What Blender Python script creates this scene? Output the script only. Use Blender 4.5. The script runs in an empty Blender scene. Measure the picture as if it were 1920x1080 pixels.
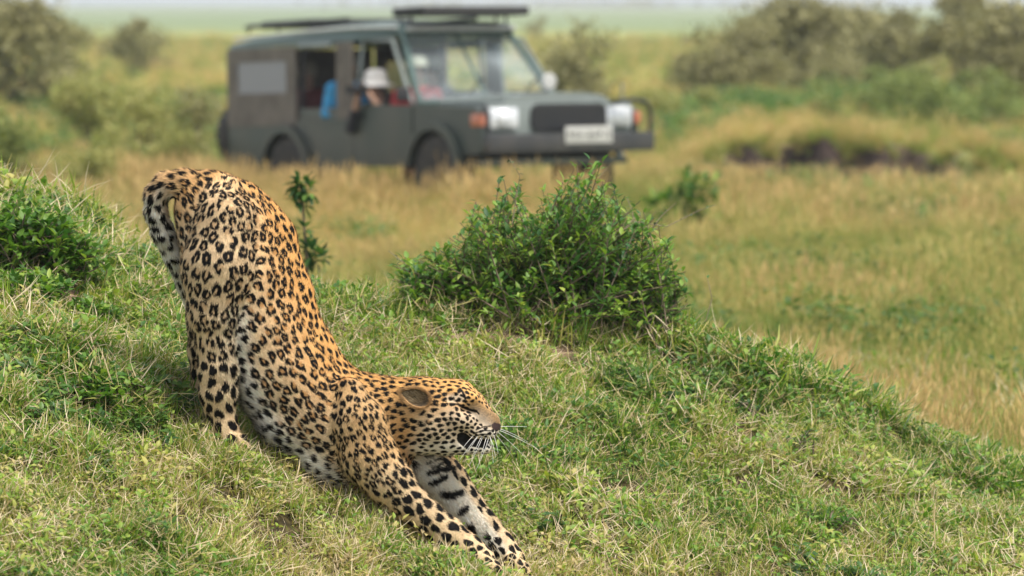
import bpy, bmesh, math, random
import numpy as np
from mathutils import Vector, Matrix, Euler, kdtree

SC = bpy.context.scene
COL = SC.collection
# ------------------------------------------------------------------ camera
FPX = 8040.0            # focal length in pixels of a 1920 wide picture
EYE = 2.4
PITCH = math.atan(535.0 / FPX)
cam = bpy.data.cameras.new('camera')
cam.sensor_width = 36.0
cam.lens = FPX / 1920.0 * 36.0
cam.clip_start = 0.5
cam.clip_end = 20000
cam.dof.use_dof = True
cam.dof.focus_distance = 11.95
cam.dof.aperture_fstop = 4.6
co = bpy.data.objects.new('camera', cam)
co.location = (0, 0, EYE)
co.rotation_euler = (math.pi / 2 - PITCH, 0, 0)
COL.objects.link(co)
SC.camera = co
# ------------------------------------------------------------------ sky, sun, exposure
SUN_EL, SUN_AZ = 60.0, 125.0      # azimuth from +y towards +x
world = bpy.data.worlds.new('World')
SC.world = world
world.use_nodes = True
wn = world.node_tree.nodes
wl = world.node_tree.links
bg = wn['Background']
sky = wn.new('ShaderNodeTexSky')
sky.sky_type = 'NISHITA'
sky.sun_disc = False
sky.sun_elevation = math.radians(SUN_EL)
sky.sun_rotation = math.radians(SUN_AZ)
sky.air_density = 1.0
sky.dust_density = 4.0
sky.ozone_density = 1.0
# thin bright overcast: the sky's blue is mostly whitened by cloud
mixw = wn.new('ShaderNodeMix'); mixw.data_type = 'RGBA'
mixw.inputs[0].default_value = 0.75
wl.new(sky.outputs[0], mixw.inputs[6])
mixw.inputs[7].default_value = (6.3, 6.6, 6.9, 1)
wl.new(mixw.outputs[2], bg.inputs[0])
bg.inputs[1].default_value = 0.10
sun = bpy.data.lights.new('sun', 'SUN')
sun.energy = 3.0
sun.angle = math.radians(22)
sun.color = (1.0, 0.94, 0.85)
so = bpy.data.objects.new('sun', sun)
so.rotation_euler = (math.radians(90 - SUN_EL), 0, math.radians(-SUN_AZ) + math.pi)
_sd = Vector((math.sin(math.radians(SUN_AZ)) * math.cos(math.radians(SUN_EL)),
              math.cos(math.radians(SUN_AZ)) * math.cos(math.radians(SUN_EL)), math.sin(math.radians(SUN_EL))))
so.rotation_euler = _sd.to_track_quat('Z', 'Y').to_euler()
so.location = (5, 5, 20)
COL.objects.link(so)
SC.view_settings.view_transform = 'Standard'
SC.view_settings.look = 'None'
SC.view_settings.exposure = 0.78
SC.view_settings.gamma = 1.0
SC.view_settings.use_curve_mapping = False
SC.cycles.max_bounces = 6
SC.cycles.transparent_max_bounces = 8
SC.cycles.volume_bounces = 0

# ------------------------------------------------------------------ helpers
cP, sP = math.cos(PITCH), math.sin(PITCH)
def P(X, Y, d):
    """photo pixel (1920x1080) and distance along y -> world point"""
    u = (X - 960.0) / FPX; v = (540.0 - Y) / FPX
    dy = cP + v * sP; dz = -sP + v * cP
    t = d / dy
    return np.array((u * t, d, EYE + dz * t))
def px(p):
    """world point -> photo pixel"""
    x, y, z = p[..., 0], p[..., 1], p[..., 2] - EYE
    f = y * cP - z * sP; up = y * sP + z * cP
    return 960 + FPX * x / f, 540 - FPX * up / f

def tag(o, label=None, cat=None, group=None, kind=None):
    if label: o['label'] = label
    if cat: o['category'] = cat
    if group: o['group'] = group
    if kind: o['kind'] = kind
    return o
def empty(name, loc, rot=(0, 0, 0)):
    o = bpy.data.objects.new(name, None)
    o.empty_display_size = 0.1
    o.location = [float(c) for c in loc]; o.rotation_euler = rot
    COL.objects.link(o)
    return o
def link(name, me, mat=None, parent=None, loc=None, inv=None):
    o = bpy.data.objects.new(name, me)
    COL.objects.link(o)
    if mat is not None:
        me.materials.clear()
        for m in (mat if isinstance(mat, (list, tuple)) else [mat]): me.materials.append(m)
    if parent is not None:
        o.parent = parent
        if inv is not None:          # mesh is in world coordinates, parent has location only
            o.location = -Vector(parent.location)
    if loc is not None: o.location = loc
    return o
def mesh_np(name, V, F, smooth=True):
    """fast mesh from vertex array and face array (n,3) or (n,4)"""
    V = np.asarray(V, np.float32); F = np.asarray(F, np.int32)
    me = bpy.data.meshes.new(name)
    me.vertices.add(len(V)); me.vertices.foreach_set('co', V.ravel())
    n, k = F.shape
    me.loops.add(n * k); me.loops.foreach_set('vertex_index', F.ravel())
    me.polygons.add(n)
    me.polygons.foreach_set('loop_start', np.arange(0, n * k, k, dtype=np.int32))
    me.polygons.foreach_set('loop_total', np.full(n, k, np.int32))
    me.polygons.foreach_set('use_smooth', np.full(n, smooth, bool))
    me.update(calc_edges=True)
    return me
def set_attr(me, name, vals, typ='FLOAT', dom='POINT'):
    a = me.attributes.new(name, typ, dom)
    key = {'FLOAT': 'value', 'FLOAT_VECTOR': 'vector', 'FLOAT_COLOR': 'color', 'INT': 'value'}[typ]
    a.data.foreach_set(key, np.asarray(vals, np.int32 if typ == 'INT' else np.float32).ravel())

# value noise -------------------------------------------------------
def _h(ix, iy, iz, seed):
    n = (ix.astype(np.int64) * 374761393 + iy.astype(np.int64) * 668265263 + iz.astype(np.int64) * 2147483647 + seed * 1274126177) & 0xffffffff
    n = ((n ^ (n >> 13)) * 1274126177) & 0xffffffff
    n = n ^ (n >> 16)
    return (n & 0xffffff) / float(0xffffff)
def noise3(x, y, z, seed=0):
    x, y, z = np.broadcast_arrays(x, y, z)
    ix, iy, iz = np.floor(x), np.floor(y), np.floor(z)
    fx, fy, fz = x - ix, y - iy, z - iz
    fx, fy, fz = [f * f * (3 - 2 * f) for f in (fx, fy, fz)]
    r = 0
    for a in (0, 1):
        for b in (0, 1):
            for c in (0, 1):
                w = (fx if a else 1 - fx) * (fy if b else 1 - fy) * (fz if c else 1 - fz)
                r = r + w * _h(ix + a, iy + b, iz + c, seed)
    return r
def noise2(x, y, seed=0, oct=3):
    r = 0; amp = 1; tot = 0
    for k in range(oct):
        r = r + amp * noise3(x * 2 ** k, y * 2 ** k, np.zeros_like(x) + 0.37, seed + k); tot += amp; amp *= .5
    return r / tot
def sstep(a, b, x):
    t = np.clip((x - a) / (b - a), 0, 1); return t * t * (3 - 2 * t)

# materials ---------------------------------------------------------
def new_mat(name):
    m = bpy.data.materials.new(name); m.use_nodes = True
    nt = m.node_tree
    return m, nt, nt.nodes['Principled BSDF']
def plain(name, col, rough=.6, metal=0., noise=0.15, scale=8., bump=0., spec=None, dirt=None, dirt_amt=.5):
    m, nt, b = new_mat(name)
    N = nt.nodes; L = nt.links
    b.inputs['Roughness'].default_value = rough
    b.inputs['Metallic'].default_value = metal
    tc = N.new('ShaderNodeTexCoord')
    no = N.new('ShaderNodeTexNoise'); no.inputs['Scale'].default_value = scale; no.inputs['Detail'].default_value = 6
    L.new(tc.outputs['Object'], no.inputs['Vector'])
    mx = N.new('ShaderNodeMix'); mx.data_type = 'RGBA'
    c2 = dirt if dirt else tuple(c * (1 - noise) for c in col)
    mx.inputs[6].default_value = (*col, 1); mx.inputs[7].default_value = (*c2, 1)
    mr = N.new('ShaderNodeMapRange'); mr.inputs[1].default_value = .35; mr.inputs[2].default_value = .7
    mr.inputs[4].default_value = dirt_amt if dirt else 1
    L.new(no.outputs[0], mr.inputs[0]); L.new(mr.outputs[0], mx.inputs[0])
    L.new(mx.outputs[2], b.inputs['Base Color'])
    if bump:
        bm_ = N.new('ShaderNodeBump'); bm_.inputs['Strength'].default_value = bump; bm_.inputs['Distance'].default_value = .01
        L.new(no.outputs[0], bm_.inputs['Height']); L.new(bm_.outputs[0], b.inputs['Normal'])
    return m
# ------------------------------------------------------------------ terrain
_X12 = (np.array([-1500, -600, 0, 180, 330, 430, 700, 985, 1200, 1500, 1900, 2400, 3400]) - 960) / 670.0
_Y12 = np.array([760, 660, 665, 715, 775, 835, 955, 1105, 1150, 1190, 1290, 1430, 1600])
_Z12 = -(_Y12 - 5) * 12 / FPX
_XC = (np.array([-1500, -600, 0, 165, 225, 330, 430, 700, 985, 1200, 1450, 1650, 1900, 2400, 3400]) - 960) / FPX * 13.6
_YC = np.array([520, 380, 392, 415, 492, 515, 530, 595, 632, 660, 702, 785, 905, 1015, 1150])
_ZC = -(_YC - 5) * 13.6 / FPX
_LY = np.log(np.array([5, 12, 20, 28, 41, 55, 100, 200, 400, 20000]))
_LZ = np.array([-1.75, -1.75, -1.78, -1.92, -2.12, -2.14, -2.2, -2.3, -2.4, -2.4])
def zlow(y): return np.interp(np.log(np.maximum(y, 5)), _LY, _LZ)
def terrain(x, y):
    """ground height (world z)"""
    x, y = np.broadcast_arrays(np.asarray(x, float), np.asarray(y, float))
    def sm(xs, zs):
        return sum(np.interp(x + o, xs, zs) for o in (-.05, -.025, 0, .025, .05)) / 5
    z12, zc = sm(_X12, _Z12), sm(_XC, _ZC)
    t = (y - 12) / 1.6
    mid = z12 + (zc - z12) * np.clip(t, 0, 1)
    near = z12 - .34 * (12 - y)
    near = np.where(near < -1.75, -1.75 + (near + 1.75) * .15, near); near = np.maximum(near, -2.05)
    zl = zlow(y)
    fall = 1.5 + .0 * x
    q = np.maximum(y - 13.6, 0) / fall
    back = zl + (zc - zl) * np.exp(-q * q * .8)
    z = np.where(y < 12, near, np.where(y < 13.6, mid, back))
    # mound under the middle bush
    z = z + .07 * np.exp(-((x - .13) / .5) ** 2 - ((y - 14.2) / .5) ** 2)
    # little hummock of turf in front of the near fore paw
    pc = P(868, 1060, 11.72); z = z + .055 * np.exp(-((x - pc[0]) / .13) ** 2 - ((y - 11.70) / .09) ** 2)
    pc = P(432, 862, 11.75); z = z + .035 * np.exp(-((x - pc[0]) / .12) ** 2 - ((y - 11.74) / .08) ** 2)
    # relief
    fgw = np.exp(-np.maximum(y - 14.5, 0) / 3)
    n = (noise2(x * 1.7, y * 1.7, 3) - .5) * .12 + (noise2(x * 6, y * 6, 5) - .5) * .08 + sstep(.2, .6, x) * (noise2(x * 3.2, y * 2.2, 6, 2) - .5) * .16
    z = z + n * fgw
    far = 1 - fgw
    z = z + far * (noise2(x * .35, y * .2, 9) - .5) * np.clip(y / 120, 0.1, 1.0) * .30 * np.clip(400 / np.maximum(y, 1), 0, 1)
    # eroded bank right of the vehicle, field behind it stands higher
    xb = (x - 3.2)
    yb = 52.3 + .7 * np.sin(x * .7) - .25 * np.maximum(x - 3.2, 0) + .5 * np.sin(x * 3.1) * np.sin(x * 1.3 + 1) + .22 * np.sin(x * 9 + 2)
    w = sstep(1.9, 2.9, x) * (1 - sstep(5.0, 7, x)) * (.85 + .3 * noise2(x * 1.1, y * .2, 15, 2))
    rise = sstep(0, .35, y - yb) * (.42 + .10 * np.sin(x * 5.3) * np.sin(x * 2.1)) * np.exp(-np.maximum(y - yb - 3, 0) / 14)
    z = z + w * rise
    z = z - w * .10 * np.exp(-((y - yb + 2) / 2.0) ** 2)
    # low green mound beyond
    z = z + .42 * np.exp(-((x - 6.6) / 2.2) ** 2 - ((y - 76) / 5.) ** 2)
    # far rise on the horizon
    z = z + sstep(2500, 6500, y) * (1.2 + 9 * noise2(x / 260., y / 3000., 21, 2) ** 2)
    return EYE + z
def patch(x, y, X, Y, d, rx, ry):
    c = P(X, Y, d)
    return np.exp(-(((x - c[0]) / rx) ** 2 + ((y - d) / ry) ** 2) ** 2)
def soil(x, y):
    s = np.zeros(np.broadcast(x, y).shape)
    for (X, Y, d, rx, ry) in ((125, 540, 12.75, .10, .22), (290, 530, 13.45, .14, .09), (712, 590, 13.5, .09, .10), (880, 606, 13.5, .24, .07),
                              (1390, 740, 12.9, .05, .05), (1000, 612, 13.5, .2, .04)):
        s = np.maximum(s, patch(x, y, X, Y, d, rx, ry))
    yb = 52.3 + .7 * np.sin(x * .7) - .25 * np.maximum(x - 3.2, 0) + .5 * np.sin(x * 3.1) * np.sin(x * 1.3 + 1) + .22 * np.sin(x * 9 + 2)
    w = sstep(1.6, 2.4, x) * (1 - sstep(4.8, 5.8, x))
    s = np.maximum(s, w * (y > yb - .15) * (y < yb + .75))
    s = np.maximum(s, sstep(2.6, 3.6, x) * (1 - sstep(5.6, 7.0, x)) * sstep(.35, .5, noise2(x * 1.2, y * .6, 23, 2)) * sstep(yb - 5.2, yb - 3.8, y) * (y < yb) )
    return s
def dark_bank(x, y):  # mask of the darker earth on the bank's face and foot
    yb = 52.3 + .7 * np.sin(x * .7) - .25 * np.maximum(x - 3.2, 0) + .5 * np.sin(x * 3.1) * np.sin(x * 1.3 + 1) + .22 * np.sin(x * 9 + 2)
    return np.maximum(sstep(.35, .5, noise2(x * 2.6, y * 1.6, 19, 2)), (y > yb - .12) * (.75 + .25 * noise2(x * 6, y * 6, 25, 2))) * sstep(1.6, 2.3, x) * (1 - sstep(4.7, 5.7, x)) * sstep(-1.6, -.5, y - yb + 1.2 * (noise2(x * 1.5, y, 27, 2) - .5)) * (1 - sstep(.6, 1., y - yb))

ys = np.concatenate([np.arange(-6, 9.5, .4), np.arange(9.5, 15.5, .035), np.arange(15.5, 30, .15), np.arange(30, 50, .4), np.arange(50, 55, .1), np.arange(55, 100, .8), np.geomspace(100, 9000, 70)])
us = np.sinh(np.linspace(-2.6, 2.6, 331)) / np.sinh(2.6)
hw = 5 + .22 * np.maximum(ys, 0) + .0006 * np.maximum(ys, 0) ** 1.7
GX = us[None, :] * hw[:, None]; GY = np.repeat(ys[:, None], len(us), 1)
# keep the middle columns dense in the foreground
GZ = terrain(GX, GY)
V = np.stack([GX, GY, GZ], -1).reshape(-1, 3)
nr, nc = GX.shape
i = np.arange(nr * nc).reshape(nr, nc)
F = np.stack([i[:-1, :-1], i[:-1, 1:], i[1:, 1:], i[1:, :-1]], -1).reshape(-1, 4)
gme = mesh_np('ground', V, F)
set_attr(gme, 'soil', soil(V[:, 0], V[:, 1]))
set_attr(gme, 'dark_bank', dark_bank(V[:, 0], V[:, 1]))

m_ground, nt, b = new_mat('ground_soil_grass')
N = nt.nodes; L = nt.links
tc = N.new('ShaderNodeTexCoord')
def nz(scale, detail=5, stretch=None):
    n = N.new('ShaderNodeTexNoise'); n.inputs['Scale'].default_value = scale; n.inputs['Detail'].default_value = detail
    if stretch:
        mp = N.new('ShaderNodeMapping'); mp.inputs['Scale'].default_value = stretch
        L.new(tc.outputs['Object'], mp.inputs[0]); L.new(mp.outputs[0], n.inputs['Vector'])
    else: L.new(tc.outputs['Object'], n.inputs['Vector'])
    return n
def ramp(src, stops):
    r = N.new('ShaderNodeValToRGB'); L.new(src, r.inputs[0])
    e = r.color_ramp.elements
    while len(e) < len(stops): e.new(.5)
    for k, (p, c) in enumerate(stops): e[k].position = p; e[k].color = (*c, 1)
    return r
def mixc(f, a, b_, ff=None):
    m = N.new('ShaderNodeMix'); m.data_type = 'RGBA'
    if isinstance(f, float): m.inputs[0].default_value = f
    else: L.new(f, m.inputs[0])
    for k, s in ((6, a), (7, b_)):
        if isinstance(s, tuple): m.inputs[k].default_value = (*s, 1)
        else: L.new(s, m.inputs[k])
    return m.outputs[2]
n1 = nz(30, 6); n2 = nz(.11, 5, (1, .45, 1)); n3 = nz(3, 4)
thatch = ramp(n1.outputs[0], [(.3, (.022, .017, .010)), (.5, (.060, .048, .02)), (.7, (.15, .115, .055))])
field = ramp(n2.outputs[0], [(.36, (.11, .17, .04)), (.46, (.20, .245, .06)), (.56, (.35, .33, .10)), (.7, (.30, .29, .085))])
# near: thatch under the blades; far: the field colour itself
sep = N.new('ShaderNodeSeparateXYZ'); L.new(tc.outputs['Object'], sep.inputs[0])
mr = N.new('ShaderNodeMapRange'); mr.inputs[1].default_value = 15; mr.inputs[2].default_value = 30
L.new(sep.outputs[1], mr.inputs[0])
c = mixc(mr.outputs[0], thatch.outputs[0], field.outputs[0])
mr2 = N.new('ShaderNodeMapRange'); mr2.inputs[1].default_value = 300; mr2.inputs[2].default_value = 420
L.new(sep.outputs[1], mr2.inputs[0])
n5 = nz(.004, 4, (1, .15, 1))
plainr = ramp(n5.outputs[0], [(.35, (.15, .20, .09)), (.65, (.24, .27, .13))])
c = mixc(mr2.outputs[0], c, plainr.outputs[0])
at = N.new('ShaderNodeAttribute'); at.attribute_name = 'soil'
sn = ramp(n3.outputs[0], [(.3, (.09, .055, .035)), (.7, (.21, .14, .10))])
mrs = N.new('ShaderNodeMapRange'); mrs.inputs[1].default_value = 50; mrs.inputs[2].default_value = 53; L.new(sep.outputs[1], mrs.inputs[0])
sn2 = mixc(mrs.outputs[0], sn.outputs[0], (.20, .145, .115))
c = mixc(at.outputs['Fac'], c, sn2)
aw = N.new('ShaderNodeAttribute'); aw.attribute_name = 'dark_bank'
c = mixc(aw.outputs['Fac'], c, (.048, .034, .029))
L.new(c, b.inputs['Base Color']); b.inputs['Roughness'].default_value = .95
b.inputs['Specular IOR Level'].default_value = .15
bp = N.new('ShaderNodeBump'); bp.inputs['Strength'].default_value = .6; bp.inputs['Distance'].default_value = .01
L.new(n1.outputs[0], bp.inputs['Height']); L.new(bp.outputs[0], b.inputs['Normal'])
ground = link('ground', gme, m_ground)
tag(ground, 'uneven grassy savanna ground falling from a mound to a wide plain', kind='structure')
# ------------------------------------------------------------------ grass material and blades
def leaf_material(name, stops, rough=.5, trans=.35, spread=.5, tonew=.6, tipmix=None, root=(.10, .075, .035), rootw=.5):
    m, nt, b = new_mat(name); N = nt.nodes; L = nt.links
    out = N['Material Output']
    a = N.new('ShaderNodeAttribute'); a.attribute_name = 'rnd'
    t = N.new('ShaderNodeAttribute'); t.attribute_name = 'tone'; t.attribute_type = 'INSTANCER'
    m1 = N.new('ShaderNodeMath'); m1.operation = 'MULTIPLY'; m1.inputs[1].default_value = spread; L.new(a.outputs['Fac'], m1.inputs[0])
    m2 = N.new('ShaderNodeMath'); m2.operation = 'MULTIPLY_ADD'; m2.inputs[1].default_value = tonew; L.new(t.outputs['Fac'], m2.inputs[0]); L.new(m1.outputs[0], m2.inputs[2])
    r = N.new('ShaderNodeValToRGB'); L.new(m2.outputs[0], r.inputs[0])
    e = r.color_ramp.elements
    while len(e) < len(stops): e.new(.5)
    for k, (p, c) in enumerate(stops): e[k].position = p; e[k].color = (*c, 1)
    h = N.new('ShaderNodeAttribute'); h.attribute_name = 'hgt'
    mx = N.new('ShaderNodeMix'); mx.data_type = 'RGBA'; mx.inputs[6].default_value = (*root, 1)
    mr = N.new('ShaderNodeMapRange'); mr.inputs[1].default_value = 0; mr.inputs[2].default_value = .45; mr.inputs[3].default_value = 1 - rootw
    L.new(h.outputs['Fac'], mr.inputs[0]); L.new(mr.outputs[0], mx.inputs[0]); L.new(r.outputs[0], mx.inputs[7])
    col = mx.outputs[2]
    L.new(col, b.inputs['Base Color']); b.inputs['Roughness'].default_value = rough; b.inputs['Specular IOR Level'].default_value = .35
    tr = N.new('ShaderNodeBsdfTranslucent'); 
    hs = N.new('ShaderNodeHueSaturation'); hs.inputs['Saturation'].default_value = 1.1; hs.inputs['Value'].default_value = 1.2
    L.new(col, hs.inputs['Color']); L.new(hs.outputs[0], tr.inputs[0])
    ms = N.new('ShaderNodeMixShader'); ms.inputs[0].default_value = trans
    L.new(b.outputs[0], ms.inputs[1]); L.new(tr.outputs[0], ms.inputs[2]); L.new(ms.outputs[0], out.inputs[0])
    return m
GR = [(.0, (.016, .065, .012)), (.2, (.055, .155, .020)), (.38, (.15, .28, .034)), (.55, (.31, .40, .06)), (.70, (.47, .42, .13)), (.84, (.58, .45, .23)), (1., (.74, .62, .43))]
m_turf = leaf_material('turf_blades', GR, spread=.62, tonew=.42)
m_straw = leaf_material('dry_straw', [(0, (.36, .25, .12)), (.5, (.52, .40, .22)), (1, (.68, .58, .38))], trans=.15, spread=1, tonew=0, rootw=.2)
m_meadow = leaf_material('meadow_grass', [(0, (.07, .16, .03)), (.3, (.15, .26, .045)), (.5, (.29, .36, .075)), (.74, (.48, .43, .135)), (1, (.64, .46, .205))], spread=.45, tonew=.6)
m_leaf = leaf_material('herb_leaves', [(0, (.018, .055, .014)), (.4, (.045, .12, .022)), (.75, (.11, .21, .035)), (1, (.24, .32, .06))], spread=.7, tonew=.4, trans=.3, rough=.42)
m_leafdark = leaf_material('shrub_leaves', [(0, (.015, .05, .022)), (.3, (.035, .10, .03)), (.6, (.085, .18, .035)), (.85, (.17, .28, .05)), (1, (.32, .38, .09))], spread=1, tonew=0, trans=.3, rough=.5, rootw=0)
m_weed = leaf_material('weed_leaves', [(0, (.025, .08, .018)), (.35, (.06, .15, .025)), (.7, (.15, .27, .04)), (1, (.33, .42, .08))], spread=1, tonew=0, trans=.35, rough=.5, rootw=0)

class Blades:
    def __init__(s): s.V = []; s.F = []; s.r = []; s.h = []; s.n = 0
    def ribbon(s, pts, widths, side, rnd, fold=0):
        pts = np.asarray(pts, float); k = len(pts); side = np.asarray(side, float)
        w = np.asarray(widths, float)[:, None]
        A = pts - side * w / 2; B = pts + side * w / 2
        V = np.empty((2 * k, 3)); V[0::2] = A; V[1::2] = B
        s.V.append(V)
        for j in range(k - 1):
            o = s.n + 2 * j; s.F.append((o, o + 1, o + 3, o + 2))
        s.r += [rnd] * (2 * k); s.h += list(np.repeat(np.linspace(0, 1, k), 2)); s.n += 2 * k
    def tube(s, pts, r0, r1, rnd, sides=4):
        pts = np.asarray(pts, float); k = len(pts)
        for j in range(k):
            t = pts[min(j + 1, k - 1)] - pts[max(j - 1, 0)]; t = t / (np.linalg.norm(t) + 1e-9)
            a = np.cross(t, (0.13, .2, 1)); a /= np.linalg.norm(a) + 1e-9; b_ = np.cross(t, a)
            r = r0 + (r1 - r0) * j / (k - 1)
            an = np.arange(sides) / sides * 2 * math.pi
            s.V.append(pts[j] + r * (np.cos(an)[:, None] * a + np.sin(an)[:, None] * b_))
            s.r += [rnd] * sides; s.h += [1.0] * sides
            if j:
                o = s.n + (j - 1) * sides
                for q in range(sides): s.F.append((o + q, o + (q + 1) % sides, o + sides + (q + 1) % sides, o + sides + q))
        s.n += k * sides
    def leaf(s, base, d, up, length, width, rnd, curl=.25):
        """leaf with a folded midrib: 4 quads"""
        d = np.asarray(d, float); d /= np.linalg.norm(d); up = np.asarray(up, float); sd = np.cross(d, up); sd /= np.linalg.norm(sd) + 1e-9; up = np.cross(sd, d)
        ts = (0, .35, .7, 1.); ws = (.06, 1., .75, .04)
        V = []
        for t, w in zip(ts, ws):
            c = base + d * length * t - up * curl * length * t * t
            V += [c - sd * width / 2 * w + up * width * .18 * w, c, c + sd * width / 2 * w + up * width * .18 * w]
        o = s.n
        s.V.append(np.array(V))
        for j in range(3):
            for q in range(2): a = o + 3 * j + q; s.F.append((a, a + 1, a + 4, a + 3))
        s.r += [rnd] * 12; s.h += list(np.repeat(ts, 3)); s.n += 12
    def mesh(s, name, mat):
        me = mesh_np(name, np.concatenate(s.V), s.F)
        set_attr(me, 'rnd', s.r); set_attr(me, 'hgt', s.h)
        me.materials.append(mat)
        return me
def blade(B, rg, base, length, width, lean, az, curve, rnd, segs=4):
    d = np.array((math.cos(az), math.sin(az), 0)); pts = []; p = np.array(base, float); a = lean
    wob = rg.uniform(-.5, .5)
    for k in range(segs):
        pts.append(p.copy()); dd = d * math.sin(a) + np.array((0, 0, math.cos(a)))
        p = p + dd * length / (segs - 1); a += curve / (segs - 1)
        az2 = az + wob * k / segs * 1.5; d = np.array((math.cos(az2), math.sin(az2), 0))
    sd = np.array((-math.sin(az + rg.uniform(-.8, .8)), math.cos(az), rg.uniform(-.3, .3))); sd /= np.linalg.norm(sd)
    w = [width * (.8, 1., .75, .12, .05)[min(k, 4)] for k in range(segs)]
    w[-1] = width * .1
    B.ribbon(pts, w, sd, rnd)
def lib(name, objs):
    c = bpy.data.collections.new(name)
    for k, me in enumerate(objs):
        o = bpy.data.objects.new(name + '_%02d' % k, me); c.objects.link(o)
    return c
rg = np.random.RandomState(11)
def turf_clump(n, r, lmin, lmax, w, straw=.15, herb=0):
    B = Blades()
    for _ in range(n):
        q = r * math.sqrt(rg.rand()); a = rg.rand() * 6.283
        L_ = rg.uniform(lmin, lmax)
        if rg.rand() < straw:      # dead blades lie low and cross the others
            blade(B, rg, (q * math.cos(a), q * math.sin(a), rg.uniform(.003, .03)), L_ * 1.2, w * .7, rg.uniform(.9, 1.5), rg.rand() * 6.28, rg.uniform(-.5, .6), rg.uniform(1.0, 1.55))
        else:
            blade(B, rg, (q * math.cos(a), q * math.sin(a), -.005), L_, w * rg.uniform(.6, 1.2), abs(rg.normal(0, .55)), rg.rand() * 6.28, rg.uniform(-.2, 1.5), rg.beta(1.7, 1.6))
    for _ in range(herb):
        q = r * math.sqrt(rg.rand()); a = rg.rand() * 6.283; az = rg.rand() * 6.28; el = rg.uniform(.1, 1.1)
        B.leaf(np.array((q * math.cos(a), q * math.sin(a), rg.uniform(.01, .045))), (math.cos(az) * math.cos(el), math.sin(az) * math.cos(el), math.sin(el)), (0, 0, 1.), rg.uniform(.012, .024), rg.uniform(.007, .012), rg.beta(2, 3))
    return B
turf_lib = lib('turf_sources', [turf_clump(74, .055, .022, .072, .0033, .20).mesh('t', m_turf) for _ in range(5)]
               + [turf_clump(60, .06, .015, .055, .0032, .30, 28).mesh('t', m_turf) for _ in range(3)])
def straw_clump(n, r, l0, l1, w):
    B = Blades()
    for _ in range(n):
        q = r * math.sqrt(rg.rand()); a = rg.rand() * 6.283
        blade(B, rg, (q * math.cos(a), q * math.sin(a), rg.uniform(.01, .045)), rg.uniform(l0, l1), w * rg.uniform(.6, 1.2), rg.uniform(.5, 1.5), rg.rand() * 6.28, rg.uniform(-.8, .9), rg.rand(), 6)
    return B
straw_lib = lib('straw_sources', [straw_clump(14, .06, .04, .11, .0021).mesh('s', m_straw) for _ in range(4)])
def herb_clump(n, r, hmax, ll, lw):
    B = Blades()
    for _ in range(n):
        q = r * math.sqrt(rg.rand()); a = rg.rand() * 6.283; base = np.array((q * math.cos(a), q * math.sin(a), 0))
        hh = rg.uniform(.35, 1) * hmax; az = rg.rand() * 6.28; lean = rg.uniform(0, .5)
        tip = base + hh * np.array((math.cos(az) * math.sin(lean), math.sin(az) * math.sin(lean), math.cos(lean)))
        B.tube([base, (base + tip) / 2 + rg.normal(0, .003, 3), tip], .0012, .0006, .7, 3)
        k = rg.randint(4, 9)
        for j in range(k):
            t = .3 + .7 * j / k; p = base + (tip - base) * t; az = rg.rand() * 6.28; el = rg.uniform(-.1, .8)
            B.leaf(p, (math.cos(az) * math.cos(el), math.sin(az) * math.cos(el), math.sin(el)), (0, 0, 1.), ll * rg.uniform(.6, 1.2), lw * rg.uniform(.7, 1.2), rg.beta(2, 2))
    return B
herb_lib = lib('herb_sources', [herb_clump(12, .06, .075, .028, .014).mesh('h', m_leaf) for _ in range(4)])
def tuft(n, r, l0, l1, w, seed=.15):
    B = Blades()
    for _ in range(n):
        q = r * math.sqrt(rg.rand()); a = rg.rand() * 6.283; lean = abs(rg.normal(0, .3)); az = rg.rand() * 6.28; L_ = rg.uniform(l0, l1)
        blade(B, rg, (q * math.cos(a), q * math.sin(a), 0), L_, w, lean, az, rg.uniform(0, .9), rg.beta(2, 2), 5)
        if rg.rand() < seed:   # seed head on a stalk
            tip = np.array((q * math.cos(a), q * math.sin(a), 0)) + L_ * 1.15 * np.array((math.cos(az) * .2, math.sin(az) * .2, 1))
            B.tube([(q * math.cos(a), q * math.sin(a), 0), tip * .5 + (0, 0, .01), tip], .0015, .001, 1.5, 3)
            B.ribbon([tip * .8, tip * .92, tip * 1.04], [.004, .012, .003], (1, 0, 0), 1.7)
    return B
meadow_lib = lib('meadow_sources', [tuft(60, .10, .08, .2, .006).mesh('m', m_meadow) for _ in range(3)] + [tuft(50, .12, .15, .34, .008, .3).mesh('m', m_meadow) for _ in range(3)])

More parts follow.
